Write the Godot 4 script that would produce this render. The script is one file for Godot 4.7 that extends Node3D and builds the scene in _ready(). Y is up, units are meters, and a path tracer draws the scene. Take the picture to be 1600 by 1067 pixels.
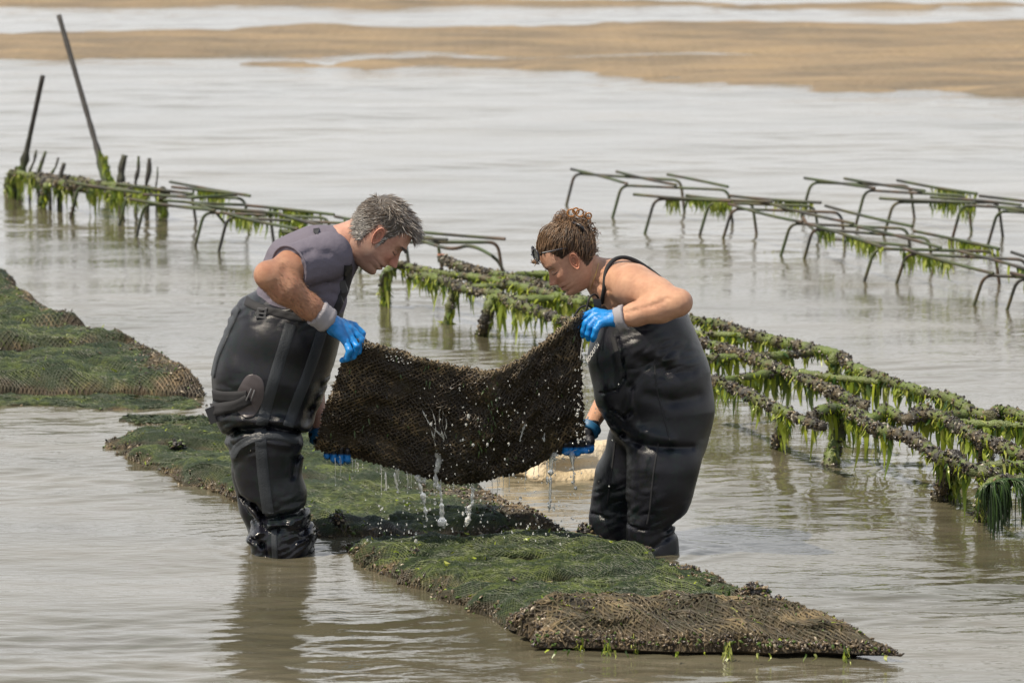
extends Node3D
# Two oyster farmers lift a mesh bag off low steel trestles in shallow tidal water; sandbanks behind. Metres, y up, water at y = 0.

var M := {}
var rng := RandomNumberGenerator.new()
var noise := FastNoiseLite.new()
var names := {}


func _ready():
	var cam := Camera3D.new()
	cam.name = "camera"
	cam.position = Vector3(0, 2.787, 15.56)
	cam.rotation_degrees = Vector3(-7.5438, 0, 0)
	cam.near = 0.5
	cam.far = 3000.0
	var lens := CameraAttributesPhysical.new()
	lens.frustum_focal_length = 161.96
	lens.exposure_aperture = 7.0
	lens.frustum_focus_distance = 15.6
	lens.frustum_near = 0.5
	lens.frustum_far = 3000.0
	cam.attributes = lens
	cam.fov = 8.4754
	add_child(cam)
	var env := Environment.new()
	env.background_mode = Environment.BG_SKY
	env.sky = Sky.new()
	env.sky.sky_material = hazy_sky()
	env.background_energy_multiplier = 0.82
	env.tonemap_mode = Environment.TONE_MAPPER_LINEAR
	env.tonemap_exposure = 1.2
	env.sdfgi_enabled = true
	env.ssao_enabled = true
	env.ssil_enabled = true
	var we := WorldEnvironment.new()
	we.name = "world_environment"
	we.environment = env
	add_child(we)
	var sun := DirectionalLight3D.new()
	sun.name = "sun"
	sun.light_energy = 1.6
	sun.light_color = Color(1.0, 0.95, 0.87)
	sun.light_angular_distance = 0.6
	sun.shadow_enabled = true
	add_child(sun)
	sun.look_at_from_position(Vector3(-0.47, 0.85, 0.2), Vector3.ZERO, Vector3.UP)
	rng.seed = 4711
	noise.seed = 11
	noise.frequency = 1.0
	noise.noise_type = FastNoiseLite.TYPE_SIMPLEX_SMOOTH
	noise.fractal_type = FastNoiseLite.FRACTAL_NONE
	make_materials()
	build_water()
	build_sandbanks()
	build_far_trestles()
	build_weedy_trestles()
	build_boulder()
	build_lying_bags()
	build_held_bag()
	build_man()
	build_woman()
	build_clumps()
	build_falling_water()


func hazy_sky() -> PanoramaSkyMaterial:
	# thin bright cloud all round, a little bluer overhead
	var fn := FastNoiseLite.new()
	fn.seed = 5
	fn.frequency = 1.0
	fn.fractal_octaves = 4
	var w := 512
	var h := 256
	var im := Image.create(w, h, false, Image.FORMAT_RGBF)
	for y in h:
		var el := PI * (0.5 - (y + 0.5) / h)
		for x in w:
			var az := TAU * (x + 0.5) / w
			var d := Vector3(cos(el) * cos(az), sin(el), cos(el) * sin(az))
			var up := maxf(d.y, 0.0)
			var blue := Color(0.27, 0.37, 0.56)
			var haze := Color(1.02, 1.03, 1.05)
			var base := haze.lerp(blue, smoothstep(0.12, 0.85, up))
			var c := fn.get_noise_3d(d.x * 2.2, up * 5.0, d.z * 2.2)
			var cloud := clampf(0.45 + c * 1.3, 0.0, 1.0)
			var col := base.lerp(Color(1.08, 1.08, 1.07), cloud * lerpf(0.55, 0.25, up))
			if d.y < 0.0:
				col = Color(0.34, 0.33, 0.29)
			im.set_pixel(x, y, Color(col.r, col.g, col.b))
	var m := PanoramaSkyMaterial.new()
	m.panorama = ImageTexture.create_from_image(im)
	m.energy_multiplier = 1.0
	return m


# ---------------------------------------------------------------- scene tree helpers

func numbered(called: String, parent: Node) -> String:
	var key := str(parent.get_instance_id()) + called
	var n: int = names.get(key, 0)
	names[key] = n + 1
	return called if n == 0 else "%s_%03d" % [called, n]


func put(called: String, mesh: Mesh, mat: Material, parent: Node = null) -> MeshInstance3D:
	var p: Node = parent if parent else self
	var o := MeshInstance3D.new()
	o.mesh = mesh
	o.material_override = mat
	o.name = numbered(called, p)
	p.add_child(o, true)
	return o


func thing(called: String, label: String, category: String, at := Vector3.ZERO, group := "") -> Node3D:
	var o := Node3D.new()
	o.name = numbered(called, self)
	add_child(o, true)
	o.position = at
	return tag(o, label, category, group)


func tag(o: Node3D, label: String, category: String, group := "") -> Node3D:
	o.set_meta("label", label)
	o.set_meta("category", category)
	if group:
		o.set_meta("group", group)
	return o


func multi(called: String, mesh: Mesh, mat: Material, places: Array, colors: Array, parent: Node) -> MultiMeshInstance3D:
	var mm := MultiMesh.new()
	mm.transform_format = MultiMesh.TRANSFORM_3D
	mm.use_colors = true
	mm.mesh = mesh
	mm.instance_count = places.size()
	for k in places.size():
		mm.set_instance_transform(k, places[k])
		mm.set_instance_color(k, colors[k])
	var o := MultiMeshInstance3D.new()
	o.multimesh = mm
	o.material_override = mat
	o.name = numbered(called, parent)
	parent.add_child(o, true)
	o.set_meta("kind", "stuff")
	return o


func rnd(a: float, b: float) -> float:
	return rng.randf_range(a, b)


func n3(p: Vector3, f: float) -> float:
	return noise.get_noise_3d(p.x * f, p.y * f, p.z * f)


func shade(c: Color, k: float) -> Color:
	return Color(c.r * k, c.g * k, c.b * k)


# ---------------------------------------------------------------- materials (base colours are linear values)

func mat(c: Color, rough: float, spec := 0.5, vertex := false) -> StandardMaterial3D:
	var m := StandardMaterial3D.new()
	m.albedo_color = c.linear_to_srgb()
	m.roughness = rough
	m.metallic_specular = spec
	m.vertex_color_use_as_albedo = vertex
	return m


func tex(freq: float, octaves: int, side: int, sd: int, bumps := 0.0, cell := false) -> ImageTexture:
	var fn := FastNoiseLite.new()
	fn.seed = sd
	fn.frequency = freq
	fn.fractal_octaves = octaves
	if cell:
		fn.noise_type = FastNoiseLite.TYPE_CELLULAR
	var im := fn.get_seamless_image(side, side)
	im.convert(Image.FORMAT_RGBA8)
	if bumps > 0.0:
		im.bump_map_to_normal_map(bumps)
	return ImageTexture.create_from_image(im)


func relief(m: StandardMaterial3D, t: Texture2D, cm: float, scale: Vector3, world := true):
	m.heightmap_enabled = true
	m.heightmap_texture = t
	m.heightmap_scale = cm
	m.uv1_triplanar = true
	m.uv1_world_triplanar = world
	m.uv1_scale = scale


func make_materials():
	var fine := tex(0.03, 5, 512, 3)
	var pores := tex(0.06, 3, 512, 8)
	var white := Color(1, 1, 1)
	M.water = mat(white, 0.05, 0.5, true)
	relief(M.water, tex(0.022, 4, 1024, 21), 0.125, Vector3(0.4, 1, 1.1))
	M.sand = mat(white, 0.75, 0.4, true)
	relief(M.sand, fine, 2.0, Vector3(0.6, 1, 2.0))
	M.steel = mat(white, 0.55, 0.5, true)
	relief(M.steel, fine, 0.15, Vector3(6, 6, 6))
	M.crust = mat(white, 0.5, 0.55, true)
	relief(M.crust, fine, 0.5, Vector3(7, 7, 7))
	M.shell = mat(white, 0.30, 0.45, true)
	M.weed = mat(white, 0.35, 0.5, true)
	M.weed.backlight_enabled = true
	M.weed.backlight = Color(0.75, 0.75, 0.75)
	M.algae = mat(white, 0.55, 0.5, true)
	relief(M.algae, pores, 0.5, Vector3(9, 9, 9))
	M.net = mat(white, 0.44, 0.42, true)
	M.dry_net = mat(white, 0.55, 0.4, true)
	M.mud = mat(white, 0.5, 0.5, true)
	relief(M.mud, fine, 0.6, Vector3(8, 8, 8))
	M.stone = mat(white, 0.6, 0.4, true)
	relief(M.stone, fine, 0.8, Vector3(3, 3, 3))
	M.skin = mat(white, 0.40, 0.5, true)
	relief(M.skin, pores, 0.35, Vector3(12, 12, 12))
	M.skin.subsurf_scatter_enabled = true
	M.skin.subsurf_scatter_strength = 0.03
	M.hair = mat(white, 0.42, 0.5, true)
	M.shirt = mat(Color(0.135, 0.122, 0.15), 0.9, 0.3)
	relief(M.shirt, tex(0.02, 4, 512, 31), 0.22, Vector3(3.5, 3.5, 3.5))
	M.neoprene = mat(white, 0.33, 0.42, true)
	relief(M.neoprene, pores, 0.05, Vector3(20, 20, 20))
	M.rubber = mat(white, 0.36, 0.5, true)
	M.boot = mat(white, 0.2, 0.42, true)
	M.tape = mat(Color(0.034, 0.038, 0.043), 0.42, 0.36)
	relief(M.tape, fine, 0.12, Vector3(9, 9, 9))
	M.webbing = mat(Color(0.022, 0.022, 0.024), 0.75, 0.4)
	M.patch = mat(Color(0.065, 0.055, 0.058), 0.42, 0.5)
	M.plastic = mat(Color(0.02, 0.02, 0.022), 0.3, 0.5)
	M.grey_plastic = mat(Color(0.13, 0.13, 0.135), 0.4, 0.5)
	M.glove = mat(white, 0.36, 0.5, true)
	relief(M.glove, pores, 0.06, Vector3(16, 16, 16))
	M.cuff = mat(Color(0.30, 0.285, 0.30), 0.9, 0.3)
	relief(M.cuff, pores, 0.12, Vector3(16, 16, 16))
	M.glove_dark = mat(Color(0.012, 0.10, 0.22), 0.5, 0.5)
	M.cord = mat(Color(0.03, 0.5, 0.62), 0.5, 0.5)
	M.green_cord = mat(Color(0.08, 0.5, 0.35), 0.5, 0.5)
	M.tortoise = mat(Color(0.30, 0.12, 0.02), 0.15, 0.6)
	M.lens = mat(Color(0.05, 0.055, 0.05), 0.05, 0.6)
	M.gold = mat(Color(0.75, 0.55, 0.2), 0.3, 0.5)
	M.gold.metallic = 0.9
	M.letter = mat(Color(0.6, 0.6, 0.58), 0.5, 0.5)
	M.splash = StandardMaterial3D.new()
	M.splash.albedo_color = Color(0.92, 0.92, 0.9, 0.3)
	M.splash.transparency = BaseMaterial3D.TRANSPARENCY_ALPHA
	M.splash.refraction_enabled = true
	M.splash.refraction_scale = 0.033
	M.splash.roughness = 0.04


# ---------------------------------------------------------------- mesh builder

class MB:
	var v := PackedVector3Array()
	var n := PackedVector3Array()
	var c := PackedColorArray()
	var i := PackedInt32Array()

	func vert(p: Vector3, col: Color) -> int:
		v.append(p)
		n.append(Vector3.ZERO)
		c.append(col)
		return v.size() - 1

	func tri(a: int, b: int, d: int):
		i.append(a)
		i.append(b)
		i.append(d)

	func quad(a: int, b: int, d: int, e: int):
		tri(a, b, d)
		tri(a, d, e)

	func smooth(from := 0):
		# area-weighted normals; the outside is the side from which the corners run clockwise
		for k in range(from, i.size(), 3):
			var a := i[k]
			var b := i[k + 1]
			var d := i[k + 2]
			var f := (v[d] - v[a]).cross(v[b] - v[a])
			n[a] += f
			n[b] += f
			n[d] += f

	func done() -> ArrayMesh:
		for k in n.size():
			n[k] = n[k].normalized() if n[k].length_squared() > 1e-20 else Vector3.UP
		var arr := []
		arr.resize(Mesh.ARRAY_MAX)
		arr[Mesh.ARRAY_VERTEX] = v
		arr[Mesh.ARRAY_NORMAL] = n
		arr[Mesh.ARRAY_COLOR] = c
		arr[Mesh.ARRAY_INDEX] = i
		var m := ArrayMesh.new()
		m.add_surface_from_arrays(Mesh.PRIMITIVE_TRIANGLES, arr)
		return m

	func tube(pts: Array, rad, sides: int, col):
		# rad: a number or one per point; col: a colour or one per point
		var from := i.size()
		var np := pts.size()
		var t0: Vector3 = (pts[1] - pts[0]).normalized()
		var side := t0.cross(Vector3.UP if absf(t0.y) < 0.9 else Vector3.RIGHT).normalized()
		var first := v.size()
		for k in np:
			var t: Vector3 = (pts[mini(k + 1, np - 1)] - pts[maxi(k - 1, 0)]).normalized()
			side = (side - t * side.dot(t)).normalized()
			var up := t.cross(side)
			var r: float = rad[k] if rad is Array else rad
			var cc: Color = col[k] if col is Array else col
			for s in sides:
				var a := TAU * s / sides
				vert(pts[k] + (side * cos(a) + up * sin(a)) * r, cc)
		for k in np - 1:
			for s in sides:
				var a := first + k * sides + s
				var b := first + k * sides + (s + 1) % sides
				quad(a, b, b + sides, a + sides)
		var c0 := vert(pts[0], col[0] if col is Array else col)
		var c1 := vert(pts[np - 1], col[np - 1] if col is Array else col)
		for s in sides:
			tri(c0, first + (s + 1) % sides, first + s)
			tri(c1, first + (np - 1) * sides + s, first + (np - 1) * sides + (s + 1) % sides)
		smooth(from)

	func grid(nu: int, nv: int, at: Callable, col: Callable, flip := false):
		var from := i.size()
		var first := v.size()
		for b in nv + 1:
			for a in nu + 1:
				var p: Vector3 = at.call(float(a) / nu, float(b) / nv)
				vert(p, col.call(float(a) / nu, float(b) / nv, p))
		for b in nv:
			for a in nu:
				var q := first + b * (nu + 1) + a
				if flip:
					quad(q, q + nu + 1, q + nu + 2, q + 1)
				else:
					quad(q, q + 1, q + nu + 2, q + nu + 1)
		smooth(from)

	func box(o: Vector3, x: Vector3, y: Vector3, z: Vector3, col: Color):
		# half axes; flat faces
		var ax := [x, y, z]
		for k in 3:
			for s in [-1.0, 1.0]:
				var a: Vector3 = ax[k] * s
				var b: Vector3 = ax[(k + 1) % 3]
				var d: Vector3 = ax[(k + 2) % 3] * s
				var q := vert(o + a - b - d, col)
				vert(o + a + b - d, col)
				vert(o + a + b + d, col)
				vert(o + a - b + d, col)
				var from := i.size()
				quad(q, q + 3, q + 2, q + 1)
				smooth(from)


func spline(pts: Array, step: float) -> Array:
	# Catmull-Rom through the points, resampled
	var out := []
	for k in pts.size() - 1:
		var a: Vector3 = pts[maxi(k - 1, 0)]
		var b: Vector3 = pts[k]
		var c: Vector3 = pts[k + 1]
		var d: Vector3 = pts[mini(k + 2, pts.size() - 1)]
		var m := maxi(1, int(ceil(b.distance_to(c) / step)))
		for j in m:
			out.append(b.cubic_interpolate(c, a, d, float(j) / m))
	out.append(pts[-1])
	return out


func along(pts: Array, t: float) -> Vector3:
	# Catmull-Rom by index parameter 0..1
	var s := clampf(t, 0.0, 1.0) * (pts.size() - 1)
	var k := mini(int(s), pts.size() - 2)
	return pts[k].cubic_interpolate(pts[k + 1], pts[maxi(k - 1, 0)], pts[mini(k + 2, pts.size() - 1)], s - k)


func rounded(pts: Array, r: float) -> Array:
	# a bent bar: the corners of the polyline rounded
	var out := [pts[0]]
	for k in range(1, pts.size() - 1):
		var a: Vector3 = pts[k] + (pts[k - 1] - pts[k]).normalized() * r
		var b: Vector3 = pts[k] + (pts[k + 1] - pts[k]).normalized() * r
		for j in 6:
			var t := j / 5.0
			out.append(a.lerp(pts[k], t).lerp(pts[k].lerp(b, t), t))
	out.append(pts[-1])
	return out


func blob(mb: MB, o: Vector3, r: Vector3, rough: float, freq: float, col: Callable, nu := 14, nv := 9):
	var bump := func(u: float, w: float) -> Vector3:
		var a := TAU * u
		var e := PI * (w - 0.5)
		var d := Vector3(cos(e) * cos(a), sin(e), cos(e) * sin(a))
		return o + d * r * (1.0 + rough * n3(d * 1.0 + o * 3.0, freq))
	mb.grid(nu, nv, bump, col, true)


func shell_mesh() -> ArrayMesh:
	# a small closed mussel: pointed at one end, keeled
	var mb := MB.new()
	var white := func(_u, _w, _p) -> Color: return Color(1, 1, 1)
	var at := func(u: float, w: float) -> Vector3:
		var a := TAU * u
		var wide := sin(PI * pow(w, 0.8))
		return Vector3(cos(a) * 0.30 * wide, sin(a) * 0.22 * wide, (w - 0.5) * 1.15)
	mb.grid(6, 4, at, white, false)
	return mb.done()


# ---------------------------------------------------------------- water and sand

const LEGS := [Vector2(-0.79, 0.0), Vector2(-0.80, -0.2), Vector2(0.485, 0.0), Vector2(0.345, -0.24), Vector2(-0.25, -0.1), Vector2(0.14, -0.05)]


func wave(x: float, z: float) -> float:
	var far := clampf((-z - 2.0) / 20.0, 0.0, 1.0)
	# calmer and livelier patches; rings where legs disturb the water
	var gust := 0.35 + 0.9 * smoothstep(-0.35, 0.5, noise.get_noise_2d(x * 0.28 + z * 0.1 + 70.0, z * 0.33))
	var h := (0.007 + 0.004 * far) * noise.get_noise_2d(x * 0.5 + z * 0.35, z * 1.0 - x * 0.12) + gust * 0.0046 * noise.get_noise_2d(x * 1.7 + z * 0.5 + 31.0, z * 3.4 + 9.0 - x * 0.3) + gust * (1.0 - far) * 0.0026 * noise.get_noise_2d(x * 5.0 + z * 1.5 - 17.0, z * 9.5 + 3.0)
	if far < 0.01:
		for leg in LEGS:
			var r := Vector2(x - leg.x, z - leg.y).length()
			if r < 0.9:
				h += 0.0048 * sin(r * 52.0 + 3.0 * noise.get_noise_2d(x * 3.0, z * 3.0)) * exp(-r * 5.0)
	return h


func build_water():
	var mb := MB.new()
	var mud := Color(0.070, 0.064, 0.039)
	var pale := Color(0.120, 0.108, 0.074)
	var d := 12.0
	var rows := []
	while d < 52.0:
		rows.append(d)
		d += 0.014 * pow(d / 14.0, 1.6)
	var cols := 220
	var at := func(u: float, w: float) -> Vector3:
		var dist: float = rows[int(round(w * (rows.size() - 1)))]
		var x := (u * 2.0 - 1.0) * (dist * 0.17 + 0.3)
		var z := 15.56 - dist
		return Vector3(x, wave(x, z), z)
	var col := func(_u, _w, p: Vector3) -> Color:
		# drifting silt
		var s := 0.5 + 0.5 * noise.get_noise_2d(p.x * 0.25 + 5.0, p.z * 0.5) + 0.3 * noise.get_noise_2d(p.x * 0.9, p.z * 2.2)
		return mud.lerp(pale, clampf(s, 0.0, 1.0))
	mb.grid(cols, rows.size() - 1, at, col, true)
	# the sea goes on to the horizon on all sides, just below the waves
	var open := func(u: float, w: float) -> Vector3: return Vector3((u - 0.5) * 3000.0, -0.03, (w - 0.5) * 3000.0)
	var plain := func(_u, _w, _p) -> Color: return mud.lerp(pale, 0.5)
	mb.grid(10, 10, open, plain, false)
	put("water", mb.done(), M.water).set_meta("kind", "structure")


func edge(table: Array, s: float) -> float:
	var k := clampf(s, 0.0, 1.0) * (table.size() - 1)
	var j := mini(int(k), table.size() - 2)
	return lerpf(table[j], table[j + 1], k - j)


func bank(z: float, front: float, back: float, slope: float) -> float:
	return minf(smoothstep(front + 0.3, front - slope, z), smoothstep(back - 0.3, back + slope, z))


func build_sandbanks():
	var shapes := [
		{"front": [-23.3, -23.1, -22.0, -20.1, -19.0], "back": [-27.6, -28.4, -28.9, -29.2, -29.4], "z0": -17.8, "z1": -30.5, "pool": true},
		{"front": [-31.3, -31.2, -31.0, -30.9, -30.8], "back": [-36.0, -34.0, -32.6, -32.3, -32.2], "z0": -30.0, "z1": -37.0, "pool": false},
	]
	for b in shapes:
		var mb := MB.new()
		var at := func(u: float, w: float) -> Vector3:
			var x := (u - 0.5) * 22.0
			var z := lerpf(b.z0, b.z1, w)
			var s := (x + 4.7) / 9.4
			var wob := noise.get_noise_2d(x * 0.5, z * 0.2) * 0.45 + noise.get_noise_2d(x * 1.7, z * 0.6) * 0.15
			var h := bank(z + wob, edge(b.front, s), edge(b.back, s), 0.9)
			var y := -0.066 + h * 0.098 + 0.022 * noise.get_noise_2d(x * 0.7, z * 2.6) + 0.009 * noise.get_noise_2d(x * 2.2, z * 7.0) + 0.012 * noise.get_noise_2d(x * 0.35 + 9.0, z * 0.9)
			if b.pool:
				# shallow run-off channels between the ridges
				var ch := edge([-24.1, -24.0, -24.3, -24.5, -24.6], s) + noise.get_noise_2d(x * 0.9 + 3.0, 1.0) * 0.35
				var wide := 0.42 * smoothstep(0.03, 0.22, s) * smoothstep(1.0, 0.45, s)
				y -= 0.09 * exp(-pow((z - ch) / maxf(wide, 0.02), 2.0)) * smoothstep(0.02, 0.3, wide)
				y -= 0.05 * smoothstep(0.15, 0.6, noise.get_noise_2d(x * 1.1 + 40.0, z * 1.9)) * smoothstep(edge(b.front, s) - 1.8, edge(b.front, s), z)
			return Vector3(x, y, z)
		var col := func(_u, _w, p: Vector3) -> Color:
			var dry := clampf(0.45 + 0.5 * noise.get_noise_2d(p.x * 0.35, p.z * 1.6) + 0.5 * noise.get_noise_2d(p.x * 0.8, p.z * 7.0) + p.y * 3.0, 0.0, 1.0)
			return Color(0.16, 0.128, 0.088).lerp(Color(0.275, 0.205, 0.125), dry)
		mb.grid(200, 170, at, col, true)
		put("sandbank", mb.done(), M.sand).set_meta("kind", "structure")


# ---------------------------------------------------------------- steel trestles

func bar_colors(pts: Array, base: Color) -> Array:
	var out := []
	for p in pts:
		var k := n3(p, 9.0)
		var c := base.lerp(Color(0.085, 0.05, 0.028), clampf(k * 1.6 + 0.1, 0.0, 0.85))
		out.append(c.lerp(Color(0.055, 0.085, 0.025), clampf(n3(p, 4.0) + 0.25, 0.0, 0.7)))
	return out


func densify(pts: Array, step: float) -> Array:
	var out := []
	for k in pts.size() - 1:
		var m := maxi(1, int(ceil(pts[k].distance_to(pts[k + 1]) / step)))
		for j in m:
			out.append(pts[k].lerp(pts[k + 1], float(j) / m))
	out.append(pts[-1])
	return out


func frame_points(left: Vector3, right: Vector3, h: float) -> Array:
	# an inverted U: legs lean inward, corners rounded
	var way := (right - left)
	way.y = 0
	way = way.normalized()
	var lean := 0.055
	var lt := left + way * lean
	lt.y = h
	var rt := right - way * lean * 0.5
	rt.y = h - 0.006
	return [Vector3(left.x, -0.12, left.z) - way * lean * 0.6, lt, rt, Vector3(right.x, -0.12, right.z) + way * lean * 0.3]


func ribbon(mb: MB, root: Vector3, down: Vector3, side: Vector3, length: float, width: float, col: Color, tip: Color, sway: float):
	var first := mb.v.size()
	var from := mb.i.size()
	var ph := rnd(0, 6.0)
	var n := 5
	for k in n + 1:
		var t := float(k) / n
		var c := root + down * length * t + side.cross(down).normalized() * sin(t * 4.0 + ph) * sway * t + side * sin(t * 3.0 + ph * 2.0) * sway * 0.6 * t
		var w := width * (0.5 + 0.5 * sin(PI * minf(1.0, t * 0.8 + 0.25))) * (1.0 - 0.75 * t * t)
		var cc := col.lerp(tip, t)
		mb.vert(c - side * w * 0.5, cc)
		mb.vert(c + side * w * 0.5, cc)
	for k in n:
		var q := first + k * 2
		mb.quad(q, q + 1, q + 3, q + 2)
	mb.smooth(from)


func weed_color() -> Color:
	var k := rng.randf()
	if k < 0.5:
		return Color(0.11, 0.17, 0.010).lerp(Color(0.40, 0.46, 0.045), rng.randf())
	if k < 0.8:
		return Color(0.035, 0.075, 0.012)
	return Color(0.34, 0.36, 0.09)


func hang_weed(mb: MB, at: Vector3, reach: float, width: float):
	var a := rnd(-0.9, 0.9)
	var side := Vector3(cos(a), 0, sin(a))
	var c := weed_color()
	var length: float = minf(reach, at.y + 0.01)
	ribbon(mb, at, Vector3(rnd(-0.08, 0.08), -1, rnd(-0.08, 0.08)).normalized(), side, length, width, c, c.lerp(Color(0.26, 0.33, 0.05), 0.5), 0.012)


func trestle(label: String, frames: Array, h: float, ext := 0.13, weedy := 0.0, group := "steel trestles with bare rails"):
	# frames: pairs of leg feet (left, right); three long rails lie across them
	var mid: Vector3 = (frames[0][0] + frames[1][1]) * 0.5
	mid.y = 0
	var t := thing("oyster_trestle", label, "trestle", mid, group)
	var base := Color(0.033, 0.034, 0.028)
	var weed := MB.new()
	for f in frames:
		var pts := densify(rounded(spanned(frame_points(f[0], f[1], h), mid), 0.05), 0.03)
		var mb := MB.new()
		mb.tube(pts, 0.0085, 8, bar_colors(pts, base))
		put("leg_frame", mb.done(), M.steel, t)
		if rng.randf() < weedy:
			var tuft := rnd(0.05, 0.3)
			for k in 26:
				var q: Vector3 = f[0].lerp(f[1], tuft + rnd(-0.06, 0.06))
				hang_weed(weed, Vector3(q.x, h + 0.005, q.z) - mid, rnd(0.03, 0.12), rnd(0.006, 0.016))
	for s in [0.1, 0.5, 0.93]:
		var a: Vector3 = frames[0][0].lerp(frames[0][1], s + rnd(-0.02, 0.02))
		var b: Vector3 = frames[1][0].lerp(frames[1][1], s + rnd(-0.02, 0.02))
		var way := (b - a).normalized()
		a -= way * ext * rnd(0.7, 1.2)
		b += way * ext * rnd(0.3, 1.0)
		var y := h + 0.017
		var sag := rnd(-0.01, 0.006)
		var pts := []
		for k in 13:
			var u := k / 12.0
			var p := a.lerp(b, u)
			pts.append(Vector3(p.x, y + sag * sin(PI * u), p.z) - mid)
		var mb := MB.new()
		mb.tube(pts, 0.0085, 8, bar_colors(pts, base))
		put("rail", mb.done(), M.steel, t)
		if rng.randf() < weedy:
			var c := rnd(0.2, 0.9)
			for k in 64:
				var q: Vector3 = along(pts, clampf(c + rng.randfn(0, 0.12), 0.0, 1.0))
				hang_weed(weed, q, rnd(0.03, 0.10), rnd(0.006, 0.018))
	if weed.v.size():
		put("hanging_weed", weed.done(), M.weed, t).set_meta("kind", "stuff")
	return t


func spanned(pts: Array, mid: Vector3) -> Array:
	var out := []
	for p in pts:
		out.append(p - mid)
	return out


func pairs(list: Array) -> Array:
	return [[list[0], list[1]], [list[2], list[3]]]


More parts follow.
